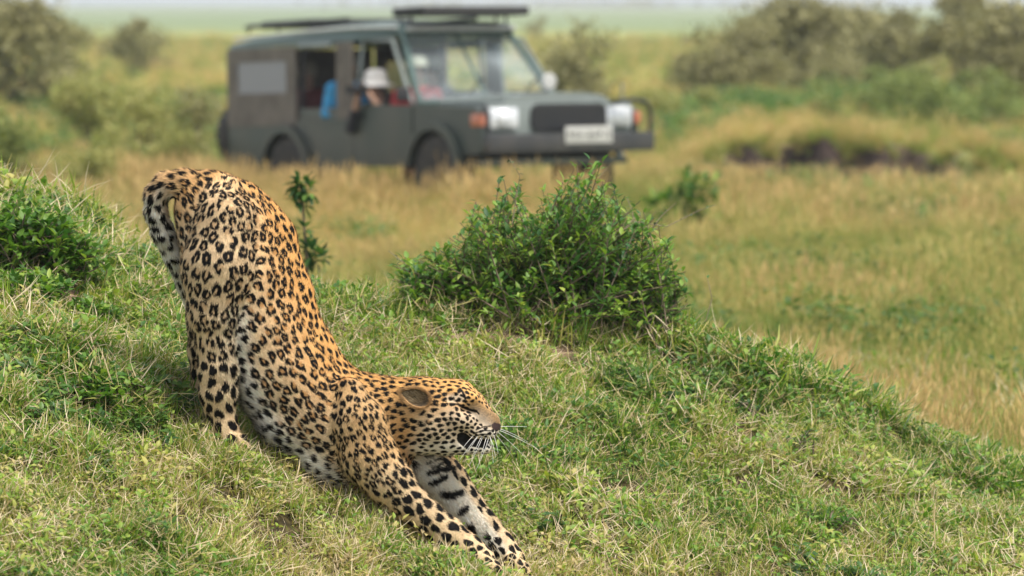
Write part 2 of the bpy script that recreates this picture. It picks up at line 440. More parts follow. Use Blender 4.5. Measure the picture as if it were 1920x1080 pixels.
def scatter(name, lib_, pts, rot, scale, tone, mat, label, cat='grass', kind='stuff', parent=None):
    me = bpy.data.meshes.new(name)
    me.vertices.add(len(pts)); me.vertices.foreach_set('co', np.asarray(pts, np.float32).ravel())
    set_attr(me, 'rot', rot, 'FLOAT_VECTOR'); set_attr(me, 'scl', scale, 'FLOAT_VECTOR'); set_attr(me, 'tone', tone)
    set_attr(me, 'pick', rg.randint(0, 1000, len(pts)), 'INT')
    o = bpy.data.objects.new(name, me); COL.objects.link(o)
    me.materials.append(mat)
    ng = bpy.data.node_groups.new(name + '_nodes', 'GeometryNodeTree')
    ng.interface.new_socket('Geometry', in_out='INPUT', socket_type='NodeSocketGeometry')
    ng.interface.new_socket('Geometry', in_out='OUTPUT', socket_type='NodeSocketGeometry')
    N = ng.nodes; L = ng.links
    gi = N.new('NodeGroupInput'); go = N.new('NodeGroupOutput')
    mp = N.new('GeometryNodeMeshToPoints')
    iop = N.new('GeometryNodeInstanceOnPoints'); ci = N.new('GeometryNodeCollectionInfo')
    ci.inputs['Collection'].default_value = lib_; ci.inputs['Separate Children'].default_value = True; ci.inputs['Reset Children'].default_value = True
    def na(n, t):
        a = N.new('GeometryNodeInputNamedAttribute'); a.data_type = t; a.inputs['Name'].default_value = n; return a.outputs['Attribute']
    L.new(gi.outputs[0], mp.inputs['Mesh']); L.new(mp.outputs['Points'], iop.inputs['Points'])
    L.new(ci.outputs[0], iop.inputs['Instance']); iop.inputs['Pick Instance'].default_value = True
    md = N.new('FunctionNodeIntegerMath'); md.operation = 'MODULO'; md.inputs[1].default_value = len(lib_.objects); L.new(na('pick', 'INT'), md.inputs[0])
    L.new(md.outputs[0], iop.inputs['Instance Index'])
    e2r = N.new('FunctionNodeEulerToRotation'); L.new(na('rot', 'FLOAT_VECTOR'), e2r.inputs[0]); L.new(e2r.outputs[0], iop.inputs['Rotation'])
    L.new(na('scl', 'FLOAT_VECTOR'), iop.inputs['Scale'])
    L.new(iop.outputs[0], go.inputs[0])
    md_ = o.modifiers.new('scatter', 'NODES'); md_.node_group = ng
    tag(o, label, cat, kind=kind)
    return o
def slope_rot(x, y, amt=.7, jit=.25):
    e = .03
    gx = (terrain(x + e, y) - terrain(x - e, y)) / (2 * e); gy = (terrain(x, y + e) - terrain(x, y - e)) / (2 * e)
    rx = np.arctan(np.clip(gy, -1, 1)) * amt + rg.normal(0, jit, len(x)); ry = -np.arctan(np.clip(gx, -1, 1)) * amt + rg.normal(0, jit, len(x))
    # instance rotation is Rz * Ry * Rx on the vector (XYZ euler); yaw is baked by pre-rotating the tilt
    yaw = rg.uniform(0, 6.283, len(x))
    c, s = np.cos(-yaw), np.sin(-yaw)
    return np.stack([rx * c - ry * s, rx * s + ry * c, yaw], 1)
def in_view_pts(y0, y1, dens, margin=.8, k=.125):
    """random points in the wedge the lens could see, with a margin either side"""
    area = (y1 - y0) * 2 * (margin + k * (y0 + y1) / 2)
    n = int(area * dens)
    y = rg.uniform(y0, y1, n * 2); hw = margin + k * y; keep = rg.rand(n * 2) < hw / hw.max(); y = y[keep][:n]; hw = hw[keep][:n]
    return rg.uniform(-1, 1, len(y)) * hw, y

# foreground turf, thinning out down the far side of the mound
x, y = in_view_pts(9.6, 15.2, 700)
xe, ye = in_view_pts(15.2, 21, 230, 1.0); ke = rg.rand(len(xe)) < (1 - sstep(16.5, 21, ye) * .8); x = np.concatenate([x, xe[ke]]); y = np.concatenate([y, ye[ke]])
s = soil(x, y); grn = noise2(x * 1.3 + 5, y * 1.1, 31); keep = rg.rand(len(x)) > s * .93
x, y, grn = x[keep], y[keep], grn[keep]
thin = noise2(x * 9, y * 9, 41, 2); keep = rg.rand(len(x)) < .12 + sstep(.28, .55, thin); x, y, grn, thin = x[keep], y[keep], grn[keep], thin[keep]
z = terrain(x, y)
Xp, Yp = px(np.stack([x, y, z], -1))
tone = np.clip(.53 + (grn - .5) * 2.6 + (noise2(x * 5, y * 5, 33, 2) - .5) * 1.1 + rg.normal(0, .12, len(x)), 0, 1)
tone = np.where((y > 12.6) & (Xp > 560), np.clip(tone - .12, 0, 1), tone)
lush = np.exp(-((Xp - 80) / 220) ** 2 - ((Yp - 430) / 170) ** 2) + .8 * np.exp(-((Xp - 190) / 170) ** 2 - ((Yp - 760) / 90) ** 2) + .8 * np.exp(-((Xp - 1560 - (Yp - 730) * 1.7) / 240) ** 2 - ((Yp - 740) / 70) ** 2)
tone = np.clip(tone - lush * .45 + .22 * sstep(13.8, 17, y), 0, 1)
sc = rg.uniform(.7, 1.3, len(x)) * (.35 + 1.35 * noise2(x * 4, y * 4, 35, 2)) * (1 + .3 * lush) * (1 + .45 * np.exp(-((y - 13.75) / .35) ** 2) * sstep(.5, .65, noise2(x * 7, y * 3, 37, 2))) * (1 + .5 * sstep(14, 18, y)) * (1 - .35 * soil(x, y))
scatter('turf_grass', turf_lib, np.stack([x, y, z], 1), slope_rot(x, y), np.stack([sc, sc, sc * rg.uniform(.7, 1.3, len(x))], 1), tone, m_turf,
        'short tangled green and straw coloured turf round the leopard')
x, y = in_view_pts(9.6, 15, 55); keep = rg.rand(len(x)) < sstep(.38, .62, noise2(x * 2.5, y * 2.5, 51)) + .08; x, y = x[keep], y[keep]
sc = rg.uniform(.6, 1.3, len(x))
scatter('dry_straw', straw_lib, np.stack([x, y, terrain(x, y)], 1), slope_rot(x, y, jit=.4), np.stack([sc] * 3, 1), rg.rand(len(x)), m_straw,
        'pale dead straw lying tangled over the foreground turf')
# broad leaved ground herbs, thickest on the left mound and along the right ridge
x, y = in_view_pts(9.8, 14.6, 260); z = terrain(x, y); Xp, Yp = px(np.stack([x, y, z], -1))
dens = .9 * np.exp(-((Xp - 60) / 170) ** 2 - ((Yp - 440) / 130) ** 2) + .75 * np.exp(-((Xp - 190) / 150) ** 2 - ((Yp - 770) / 80) ** 2) + .5 * np.exp(-((Xp - 1500 - (Yp - 720) * 1.6) / 170) ** 2 - ((Yp - 740) / 70) ** 2) \
    + .25 * sstep(.55, .7, noise2(x * 1.5, y * 1.5, 61)) * (Yp > 500)
keep = rg.rand(len(x)) < dens; x, y, z = x[keep], y[keep], z[keep]
sc = rg.uniform(.6, 1.25, len(x))
scatter('ground_herbs', herb_lib, np.stack([x, y, z], 1), slope_rot(x, y), np.stack([sc] * 3, 1), rg.beta(2, 2, len(x)), m_leaf,
        'low broad leaved weeds growing through the turf', 'ground cover')
# meadow beyond the mound
def meadow(y0, y1, dens, s0, s1, margin=1.5):
    x, y = in_view_pts(y0, y1, dens, margin); k = rg.rand(len(x)) > np.maximum(soil(x, y), dark_bank(x, y) * .9) * .88
    x, y = x[k], y[k]
    n = noise2(x * .35, y * .18, 71, 3)
    car = (np.abs(x + .9) < 3.2) & (y > 40.0) & (y < 47.5)
    dx, dy = x + .279, y - 41.0          # vehicle footprint: keep grass low under it
    a = -(dx * .530 - dy * .848); b_ = dx * .848 + dy * .530
    foot = (a > -.25) & (a < 5.3) & (b_ > -.1) & (b_ < 1.9)
    n2_ = noise2(x * .9 + 7, y * .35, 73, 2); tone = np.clip(.36 + (n - .5) * 3.2 + (n2_ - .5) * 2.2 + rg.normal(0, .12, len(x)), 0, 1)
    tone = np.clip(tone + .07 * sstep(16, 26, y) * (1 - sstep(40, 60, y)), 0, 1)
    green = np.exp(-((x - 6.6) / 3) ** 2 - ((y - 76) / 9) ** 2)
    tone = np.clip(tone - .6 * green - .10 * (y < 18), 0, 1)
    sc = rg.uniform(s0, s1, len(x)) * (1 + .25 * sstep(.3, 1.0, x) * (1 - sstep(16.5, 18.5, y))) * (.35 + 1.3 * noise2(x * .9, y * .5, 81, 2)) * np.where(foot, .9, 1) * (1 + .12 * sstep(36, 38, y) * (1 - sstep(44, 46, y)) * sstep(.5, .1, x) - .4 * np.exp(-((x - .95) / .35) ** 2) * sstep(34, 36, y) * (1 - sstep(41, 42, y))) * (1 - .65 * sstep(2.3, 3.4, x) * (1 - sstep(7.5, 9, x)) * sstep(43, 45, y) * (1 - sstep(52.4, 53.4, y)))
    return np.stack([x, y, terrain(x, y)], 1), slope_rot(x, y, jit=.12), np.stack([sc, sc, sc], 1), tone
parts = [meadow(14.4, 17.5, 110, .28, .55), meadow(17.5, 22, 75, .4, .75), meadow(22, 36, 46, .5, .9), meadow(36, 47, 22, .75, 1.25, 2), meadow(47, 60, 15, .5, 1.0, 2), meadow(60, 110, 4.5, .6, 1.3, 3), meadow(110, 260, .9, .9, 1.8, 4)]
P_, R_, S_, T_ = [np.concatenate([p[k] for p in parts]) for k in range(4)]
scatter('meadow_grass', meadow_lib, P_, R_, S_, T_, m_meadow, 'golden green tussock grass filling the plain behind the mound')

# taller tawny grass in front of the vehicle, hiding its sills
n = 900; a_ = rg.uniform(-.9, 6.2, n); o_ = rg.uniform(.18, 2.6, n)
x = -.279 - .530 * a_ - .848 * o_; y = 41.0 + .848 * a_ - .530 * o_
xf = rg.uniform(-.6, .75, 160); x = np.concatenate([x, xf]); y = np.concatenate([y, 40.6 + .62 * xf - rg.uniform(.3, 2.2, 160)])
sc = rg.uniform(1.0, 1.75, len(x)) * (.6 + .7 * noise2(x * 1.4, y * 1.4, 83, 2))
scatter('tall_tawny_grass', meadow_lib, np.stack([x, y, terrain(x, y)], 1), slope_rot(x, y, jit=.12), np.stack([sc * .8, sc * .8, sc], 1), rg.uniform(.35, .85, len(x)), m_meadow, 'tall tawny grass standing along the near side of the vehicle')

# longer turf that half hides the paws
pp = []
for (X, Y, d, n, sx) in ((880, 1078, 11.72, 70, 55), (790, 1035, 11.72, 40, 60), (700, 975, 11.74, 40, 50), (950, 1105, 11.85, 26, 30), (445, 858, 11.78, 46, 42), (395, 822, 11.9, 26, 30)):
    c = P(X, Y, d); pp.append(np.stack([c[0] + rg.normal(0, sx * .0008, n), d + rg.normal(0, .035, n)], 1))
pp = np.concatenate(pp); x, y = pp[:, 0], pp[:, 1]; sc = rg.uniform(.8, 1.35, len(x))
scatter('paw_turf', turf_lib, np.stack([x, y, terrain(x, y)], 1), slope_rot(x, y), np.stack([sc * .8, sc * .8, sc * 1.15], 1), rg.uniform(.2, .75, len(x)), m_turf, 'longer grass blades standing in front of the leopard paws')
# ------------------------------------------------------------------ implicit body modelling: one continuous skin from blended limbs
class Field:
    def __init__(s, lo, hi, h):
        s.h = h; s.lo = np.array(lo, float); s.n = np.ceil((np.array(hi) - s.lo) / h).astype(int) + 1
        s.F = np.full(tuple(s.n), .12, np.float32)
        s.prims = []
    def _slice(s, a, b, r):
        i0 = np.maximum(np.floor((np.minimum(a, b) - r - s.lo) / s.h).astype(int), 0)
        i1 = np.minimum(np.ceil((np.maximum(a, b) + r - s.lo) / s.h).astype(int) + 1, s.n)
        return i0, i1
    @staticmethod
    def dist(p, a, b, ra, rb, k):
        """distance to a round cone whose section is squeezed by k along world y"""
        sc = np.array((1, 1 / k, 1), np.float32)
        q = (p - a) * sc; ab = (b - a) * sc
        L2 = max(float(ab @ ab), 1e-12)
        t = np.clip((q @ ab) / L2, 0, 1)
        return np.linalg.norm(q - t[..., None] * ab, axis=-1) - (ra + (rb - ra) * t)
    def add(s, a, b, ra, rb, k=1., blend=.03, sub=False, tagn='', flow=None):
        a = np.asarray(a, np.float32); b = np.asarray(b, np.float32)
        i0, i1 = s._slice(a, b, max(ra, rb) * max(1, k) + blend * 1.5 + .02)
        if np.any(i1 <= i0): return
        g = [s.lo[q] + np.arange(i0[q], i1[q]) * s.h for q in range(3)]
        p = np.stack(np.meshgrid(*g, indexing='ij'), -1).astype(np.float32)
        d = s.dist(p, a, b, ra, rb, k)
        sl = tuple(slice(i0[q], i1[q]) for q in range(3))
        f = s.F[sl]
        if sub: d = -d; h = np.maximum(blend - np.abs(f - d), 0) / blend; s.F[sl] = np.maximum(f, d) + h * h * blend * .25
        else:
            h = np.maximum(blend - np.abs(f - d), 0) / blend; s.F[sl] = np.minimum(f, d) - h * h * blend * .25
            s.prims.append((a, b, ra, rb, k, tagn, flow))
    def chain(s, nodes, blend=.03, tagn='', rev=False):
        for (a, ra, ka), (b, rb, kb) in zip(nodes[:-1], nodes[1:]):
            fl = (a - b if rev else b - a); fl = fl / (np.linalg.norm(fl) + 1e-9)
            s.add(a, b, ra, rb, (ka + kb) / 2, blend, tagn=tagn, flow=fl)
    def surface(s):
        F = s.F; ins = F < 0
        c = np.zeros(tuple(s.n - 1), np.uint8)
        for a in (0, 1):
            for b in (0, 1):
                for d in (0, 1): c += ins[a:a + s.n[0] - 1, b:b + s.n[1] - 1, d:d + s.n[2] - 1]
        act = np.argwhere((c > 0) & (c < 8))
        idx = np.full(tuple(s.n - 1), -1, np.int32); idx[tuple(act.T)] = np.arange(len(act))
        corners = np.array([(a, b, d) for a in (0, 1) for b in (0, 1) for d in (0, 1)])
        vals = np.stack([F[tuple((act + o).T)] for o in corners], 1)
        acc = np.zeros((len(act), 3)); cnt = np.zeros(len(act))
        for m in range(8):
            for n_ in range(m + 1, 8):
                if np.abs(corners[m] - corners[n_]).sum() != 1: continue
                va, vb = vals[:, m], vals[:, n_]; cr = (va < 0) != (vb < 0)
                t = np.where(cr, va / np.where(cr, va - vb, 1), 0)
                acc += cr[:, None] * (corners[m] + t[:, None] * (corners[n_] - corners[m])); cnt += cr
        V = s.lo + (act + acc / cnt[:, None]) * s.h
        Q = []
        for ax in range(3):
            o1, o2 = [(1, 2), (2, 0), (0, 1)][ax]
            sl0 = [slice(None)] * 3; sl1 = [slice(None)] * 3; sl0[ax] = slice(0, -1); sl1[ax] = slice(1, None)
            x0, x1 = ins[tuple(sl0)], ins[tuple(sl1)]
            e = np.argwhere(x0 != x1); e = e[(e[:, o1] > 0) & (e[:, o2] > 0) & (e[:, o1] < s.n[o1] - 1) & (e[:, o2] < s.n[o2] - 1)]
            fl = x0[tuple(e.T)]
            u = np.zeros(3, int); u[o1] = 1; v = np.zeros(3, int); v[o2] = 1
            q = np.stack([idx[tuple((e - u - v).T)], idx[tuple((e - v).T)], idx[tuple(e.T)], idx[tuple((e - u).T)]], 1)
            q[~fl] = q[~fl][:, ::-1]; Q.append(q)
        Q = np.concatenate(Q); Q = Q[(Q >= 0).all(1)]
        return V, Q
    def relax(s, V, Q, it=2, lam=.5):
        e = np.concatenate([Q[:, [0, 1]], Q[:, [1, 2]], Q[:, [2, 3]], Q[:, [3, 0]]])
        for _ in range(it):
            for l_ in (lam, -lam * 1.04):
                acc = np.zeros_like(V); cnt = np.bincount(e[:, 0], minlength=len(V)) + np.bincount(e[:, 1], minlength=len(V))
                for q in range(3): acc[:, q] = np.bincount(e[:, 0], V[e[:, 1], q], len(V)) + np.bincount(e[:, 1], V[e[:, 0], q], len(V))
                V = V + l_ * (acc / np.maximum(cnt, 1)[:, None] - V)
        return V
def vnormals(V, Q):
    n = np.cross(V[Q[:, 2]] - V[Q[:, 0]], V[Q[:, 3 % Q.shape[1]]] - V[Q[:, 1]]) if Q.shape[1] == 4 else np.cross(V[Q[:, 1]] - V[Q[:, 0]], V[Q[:, 2]] - V[Q[:, 0]])
    out = np.zeros_like(V)
    for j in range(Q.shape[1]):
        for q in range(3): out[:, q] += np.bincount(Q[:, j], n[:, q], len(V))
    return out / (np.linalg.norm(out, axis=1, keepdims=True) + 1e-12)
# ------------------------------------------------------------------ the leopard
D0 = 12.0
def nd(X, Y, r, w=0., k=1.):
    return (P(X, Y, D0 + w).astype(np.float32), r * (D0 + w) / FPX, k)
lo = P(255, 1120, 11.55); hi = P(1010, 300, 12.45)
lo = np.array((P(250, 1125, 12.4)[0], 11.6, P(960, 1135, 12)[2])); hi = np.array((P(1015, 500, 12.4)[0], 12.4, P(960, 295, 12.4)[2]))
Fd = Field(lo, hi, .0042)
# trunk: rump to chest, then neck
Fd.chain([nd(402, 396, 75, 0, .80), nd(438, 454, 98, 0, .80), nd(456, 532, 104, 0, .82), nd(493, 620, 94, 0, .88), nd(543, 702, 90, 0, .92), nd(600, 772, 86, 0, .95), nd(655, 822, 84, 0, .92), nd(700, 845, 74, 0, .9)], .04, 'trunk')
Fd.chain([nd(640, 770, 78, 0, .85), nd(700, 776, 68, 0, .85), nd(765, 775, 60, -.01, .9), nd(805, 772, 56, -.02, .9)], .04, 'neck')
Fd.chain([nd(470, 700, 34, 0, 1.6), nd(530, 800, 30, 0, 1.6), nd(600, 868, 26, 0, 1.7), nd(670, 905, 26, 0, 1.5)], .05, 'belly')
# spine ridge
Fd.chain([nd(466, 368, 16, 0, 1), nd(530, 440, 13, 0, 1), nd(562, 540, 12, 0, 1), nd(596, 640, 12, 0, 1), nd(642, 708, 12, 0, 1)], .05, 'spine')
# hip points and haunches
for sgn, t in ((-1, 'nearhind'), (1, 'farhind')):
    w = .085 * sgn
    Fd.chain([nd(425, 420, 60, w * .9, .75), nd(413, 505, 72, w * 1.1, .8), nd(402, 590, 50, w * 1.25, .85)], .022, t)
    Fd.chain([nd(402, 372, 20, w * .9, 1), nd(425, 352, 16, w * .5, 1)], .03, t)
Fd.chain([nd(402, 575, 46, -.09, .9), nd(406, 640, 37, -.10, .9), nd(408, 695, 35, -.105, .8), nd(409, 738, 33, -.105, .8), nd(412, 768, 25, -.10, .85), nd(421, 800, 22, -.10, .9), nd(428, 822, 23, -.11, 1.15)], .02, 'nearhind')
for w in (-.135, -.117, -.098, -.082):
    Fd.chain([nd(434, 826, 13, w), nd(450, 828, 13, w * 1.03), nd(459, 836, 9, w * 1.04)], .008, 'nearpaw')
Fd.chain([nd(396, 600, 46, .10, .9), nd(384, 660, 30, .13, .9), nd(377, 695, 17, .14, .9), nd(380, 730, 17, .14, .9), nd(386, 762, 16, .13, .9), nd(396, 785, 17, .12, 1.1)], .02, 'farhind')
for w in (.10, .117, .134, .15):
    Fd.chain([nd(400, 786, 11, w), nd(414, 790, 10, w), nd(421, 795, 8, w)], .008, 'farpaw')
# shoulders and fore legs
Fd.chain([nd(655, 738, 30, -.095, .7), nd(674, 796, 50, -.115, .7), nd(692, 856, 53, -.12, .75), nd(728, 902, 45, -.13, .8), nd(763, 940, 35, -.135, .9), nd(800, 970, 31, -.135, .9), nd(838, 1000, 30, -.135, .9), nd(876, 1028, 26, -.135, .9), nd(902, 1046, 25, -.135, 1.1)], .016, 'nearfore')
for w in (-.175, -.15, -.125, -.10):
    Fd.chain([nd(906, 1052, 15, w * .98), nd(926, 1066, 14, w), nd(936, 1078, 10, w * 1.01)], .008, 'nearpaw')
Fd.chain([nd(700, 760, 40, .085, .7), nd(740, 830, 52, .10, .75), nd(800, 872, 45, .10, .8), nd(836, 906, 39, .10, .85), nd(866, 946, 34, .095, .85), nd(901, 987, 30, .09, .85), nd(933, 1022, 27, .085, .85), nd(958, 1048, 27, .08, 1.1)], .03, 'farfore')
for w in (.035, .063, .09, .115):
    Fd.chain([nd(960, 1052, 15, w), nd(978, 1066, 14, w), nd(990, 1080, 10, w)], .008, 'farpaw')
# head (slightly nearer, profile to the right)
H = -.015
Fd.chain([nd(806, 766, 58, H, .86), nd(846, 758, 48, H, .92)], .03, 'head')
Fd.chain([nd(852, 764, 45, H, .85), nd(884, 776, 34, H, .8), nd(908, 795, 25, H, 1.0)], .022, 'muzzle')
Fd.chain([nd(812, 800, 40, H, 1.25), nd(840, 802, 32, H, 1.25)], .03, 'cheek')
Fd.chain([nd(868, 737, 22, H, 1.5), nd(888, 750, 17, H, 1.5)], .014, 'brow')
for sg in (-1, 1):
    Fd.chain([nd(852, 738, 14, H + sg * .042), nd(884, 746, 12, H + sg * .036)], .014, 'brow')
    Fd.chain([nd(846, 778, 22, H + sg * .045), nd(878, 790, 16, H + sg * .034)], .02, 'cheek')
    Fd.add(P(779, 744, D0 - .125).astype(np.float32), P(790, 746, D0 - .09).astype(np.float32), .030, .018, 1, .008, sub=True) if sg < 0 else None
    Fd.add(*[c for c in (nd(868, 763, 1)[0] + np.array((0, sg * .052 + H, 0)), nd(888, 770, 1)[0] + np.array((0, sg * .046 + H, 0)))], .0075, .006, 1, .014, sub=True)
    Fd.chain([nd(890, 806, 17, H + sg * .022), nd(917, 807, 17, H + sg * .016)], .010, 'pad')
Fd.chain([nd(897, 768, 16, H, 1.1), nd(924, 788, 11, H, 1.3), nd(929, 800, 10, H, 1.5)], .012, 'nosebridge')
Fd.chain([nd(790, 820, 34, H, 1.05), nd(835, 826, 26, H, 1.1), nd(872, 834, 17, H, 1.3), nd(908, 839, 13, H, 1.3)], .02, 'jaw')
a, b_ = nd(868, 826, 1, H)[0], nd(925, 827, 1, H)[0]
for sg in (-1, 1): Fd.add(a + np.array((0, sg * .045, 0), np.float32), b_ + np.array((-.02, sg * .028, 0), np.float32), .010, .005, 1.2, .008, sub=True)
# tail, arching back off the rump and down behind the haunch
Fd.chain([nd(385, 356, 36, .0, .9), nd(345, 345, 26, .0, 1), nd(312, 346, 22, .005, 1), nd(293, 366, 20.5, .01, 1), nd(292, 396, 19.5, .02, 1), nd(305, 435, 19.5, .04, 1), nd(328, 478, 19.5, .07, 1), nd(350, 530, 18, .11, 1), nd(372, 590, 17, .15, 1), nd(386, 650, 16, .18, 1), nd(392, 700, 12, .19, 1)], .014, 'tail')
LV, LQ = Fd.surface()
LV = Fd.relax(LV, LQ, 3)
# drop stray islands: keep the largest connected skin
par = np.arange(len(LV))
e = np.concatenate([LQ[:, [0, 1]], LQ[:, [1, 2]], LQ[:, [2, 3]], LQ[:, [3, 0]]])
for _ in range(200):
    new = par.copy(); np.minimum.at(new, e[:, 0], par[e[:, 1]]); np.minimum.at(new, e[:, 1], par[e[:, 0]])
    new = new[new]
    if (new == par).all(): break
    par = new
big = np.bincount(par).argmax(); keepv = par == big
ren = np.cumsum(keepv) - 1; LQ = ren[LQ[keepv[LQ[:, 0]]]]; LV = LV[keepv]
# one subdivision so that the markings keep crisp edges
_t = mesh_np('tmp', LV, LQ); _o = bpy.data.objects.new('tmp', _t); COL.objects.link(_o)
_m = _o.modifiers.new('s', 'SUBSURF'); _m.levels = 1
_dg = bpy.context.evaluated_depsgraph_get(); _dg.update()
_e = bpy.data.meshes.new_from_object(_o.evaluated_get(_dg))
bpy.data.objects.remove(_o); bpy.data.meshes.remove(_t)
nv = len(_e.vertices); V = np.empty(nv * 3, np.float32); _e.vertices.foreach_get('co', V); V = V.reshape(-1, 3).astype(float)
Q = np.empty(len(_e.polygons) * 4, np.int32); _e.polygons.foreach_get('vertices', Q); Q = Q.reshape(-1, 4)
bpy.data.meshes.remove(_e)
NRM = vnormals(V, Q)

# flow of the coat and the region of each point
def region(Pts):
    fl = np.zeros((len(Pts), 3)); wsum = np.zeros(len(Pts)); tagw = {}
    for (a, b, ra, rb, k, tg, f) in Fd.prims:
        if f is None: continue
        m = np.where((np.abs(Pts - (a + b) / 2) < np.abs(b - a) / 2 + max(ra, rb) * max(k, 1) + .05).all(1))[0]
        if not len(m): continue
        d = Fd.dist(Pts[m].astype(np.float32), a, b, ra, rb, k)
        w = np.exp(-np.maximum(d, -.004) / .010)
        f2 = f if tg not in ('trunk', 'neck', 'spine', 'belly', 'head', 'muzzle', 'cheek', 'brow', 'jaw', 'pad', 'nosebridge') else -f
        if tg == 'brow': w = w * .2
        fl[m] += w[:, None] * f2; wsum[m] += w
        tagw.setdefault(tg, np.zeros(len(Pts)))[m] += w
    for t in tagw: tagw[t] = tagw[t] / np.maximum(wsum, 1e-9)
    return fl / (np.linalg.norm(fl, axis=1, keepdims=True) + 1e-9), tagw
FLOW, TG = region(V)
FLOW = FLOW - NRM * (FLOW * NRM).sum(1, keepdims=True); FLOW /= np.linalg.norm(FLOW, axis=1, keepdims=True) + 1e-9
def tw(*n): return sum((TG[k] for k in n if k in TG), np.zeros(len(V)))
PX, PY = px(V)
def pdist(poly, X, Y):
    best = np.full(len(X), 1e9)
    for (x0, y0), (x1, y1) in zip(poly[:-1], poly[1:]):
        dx, dy = x1 - x0, y1 - y0; t = np.clip(((X - x0) * dx + (Y - y0) * dy) / (dx * dx + dy * dy), 0, 1)
        best = np.minimum(best, np.hypot(X - x0 - t * dx, Y - y0 - t * dy))
    return best
head = tw('head', 'muzzle', 'cheek', 'brow', 'pad', 'nosebridge', 'jaw')
legs = tw('nearfore', 'farfore', 'nearhind', 'farhind', 'nearpaw', 'farpaw')
tail = tw('tail')
belly = pdist([(436, 600), (440, 690), (470, 765), (510, 825), (560, 868), (620, 905)], PX, PY)
back = pdist([(345, 320), (430, 322), (500, 360), (540, 410), (565, 470), (585, 540), (605, 600), (630, 660), (655, 692), (745, 708), (830, 706), (880, 720)], PX, PY)
bw = (1 - sstep(8, 48, belly)) * (1 - .8 * tw('nearhind')); bw = np.maximum(bw, sstep(.4, .95, -NRM[:, 2]) * .8 * (1 - head))
bw = bw * (1 - sstep(620, 690, PX))
# pale inner sides of the fore legs and haunches, throat and chin, underside of the tail
inner = sstep(.25, .85, -NRM[:, 1]) * tw('farfore') * sstep(0, 22, (PX - 800) * -.0 + (pdist([(800, 850), (850, 925), (900, 985), (940, 1035)], PX, PY) < 34) * 30 ) 
inner = np.maximum(inner, sstep(.2, .8, NRM[:, 1]) * tw('nearfore'))
leftedge = sstep(30, 5, pdist([(790, 880), (840, 940), (885, 995), (915, 1035)], PX, PY)) * tw('farfore')
inl = tw('farfore') * sstep(.1, .6, -NRM[:, 1]) * sstep(12, -8, PX - (840 + (PY - 880) * .74))
white = np.clip(np.maximum.reduce([bw * (1 - tw('farfore')), inner * .12, leftedge, inl * .8]), 0, 1)
tailw = tail * sstep(345, 275, PX + .0) * sstep(.35, -.35, NRM[:, 2]) + tail * sstep(380, 440, PY)
white = np.maximum(white, np.clip(tailw, 0, 1) * .9)
chin = sstep(60, 8, pdist([(800, 850), (850, 858), (920, 850)], PX, PY)) * head
white = np.maximum(white, chin * .9)
cheekw = sstep(55, 15, pdist([(815, 800), (860, 800), (885, 812)], PX, PY)) * head
white = np.maximum(white, cheekw * .45)
white = np.maximum(white, sstep(14, 4, pdist([(846, 748), (866, 745)], PX, PY)) * head * .5)
white = np.maximum(white, sstep(16, 5, pdist([(905, 812), (930, 815)], PX, PY)) * head * .75)
orange = np.maximum(sstep(170, 5, back), .9 * sstep(590, 680, PX) * sstep(930, 850, PY) * (1 - head)) * (1 - .75 * legs * (1 - sstep(900, 840, PY) * (PX > 560))) * (1 - .3 * tail)
lin = lambda r, g, b_: np.array([((c / 255 + .055) / 1.055) ** 2.4 for c in (r, g, b_)])
cOR, cCR, cWH, cLG = np.array((.62, .34, .115)), np.array((.72, .55, .35)), np.array((.78, .73, .64)), np.array((.70, .49, .27))
base = cCR[None] * (1 - orange[:, None]) + cOR[None] * orange[:, None]
base = base * (1 - legs[:, None] * .5) + cLG * legs[:, None] * .5
br = np.clip(sstep(25, 7, pdist([(893, 768), (925, 790)], PX, PY)) * head, 0, 1)[:, None]
base = base * (1 - br) + np.array((.21, .13, .06)) * (.3 + 1.4 * noise3(V[:, 0] * 300, V[:, 1] * 300, V[:, 2] * 300, 6)[:, None]) * br
base = base * (1 - white[:, None]) + cWH * white[:, None]
nn = noise3(V[:, 0] * 45, V[:, 1] * 45, V[:, 2] * 45, 5)[:, None]
base = base * (.86 + .28 * nn)
# --- spots: pitch in pixels
pitch = 25 - 5.5 * sstep(150, 20, back) * (PY < 640)
pitch = np.where(PY > 560, pitch - 4 * sstep(560, 640, PY), pitch)
neckw = sstep(640, 780, PX * .8 + PY * .28 - 40) * (1 - legs) * (1 - head)
pitch = pitch * (1 - neckw) + 14 * neckw
shoulder = sstep(600, 680, PX) * (1 - head) * sstep(960, 860, PY)
pitch = pitch * (1 - shoulder) + np.minimum(pitch, 15) * shoulder
lg = np.clip(sstep(.3, .8, legs) * (sstep(640, 690, PY) * (PX < 470) + sstep(720, 790, PX)), 0, 1)
pitch = pitch * (1 - lg) + 24 * lg
pitch = pitch * (1 - tail) + 20 * tail
fp = np.clip(sstep(1000, 1040, PY), 0, 1); pitch = pitch - 7 * fp * lg
hd = sstep(.35, .7, head); fine = sstep(835, 905, PX) 
pitch = pitch * (1 - hd) + (12.8 - 4.6 * fine) * hd
pitch = pitch * 12 / FPX       # metres
nospot = np.clip(br[:, 0] * .9 + (head > .5) * sstep(13, 8, pdist([(896, 765), (930, 795)], PX, PY)), 0, 1) > .5
rs = np.random.RandomState(5)
order = rs.permutation(len(V)); grid = {}; centers = []
cs = .02
Vl = V.tolist(); pl = pitch.tolist(); ns = nospot.tolist()
stretch_amt = 1.28
FL = FLOW.tolist()
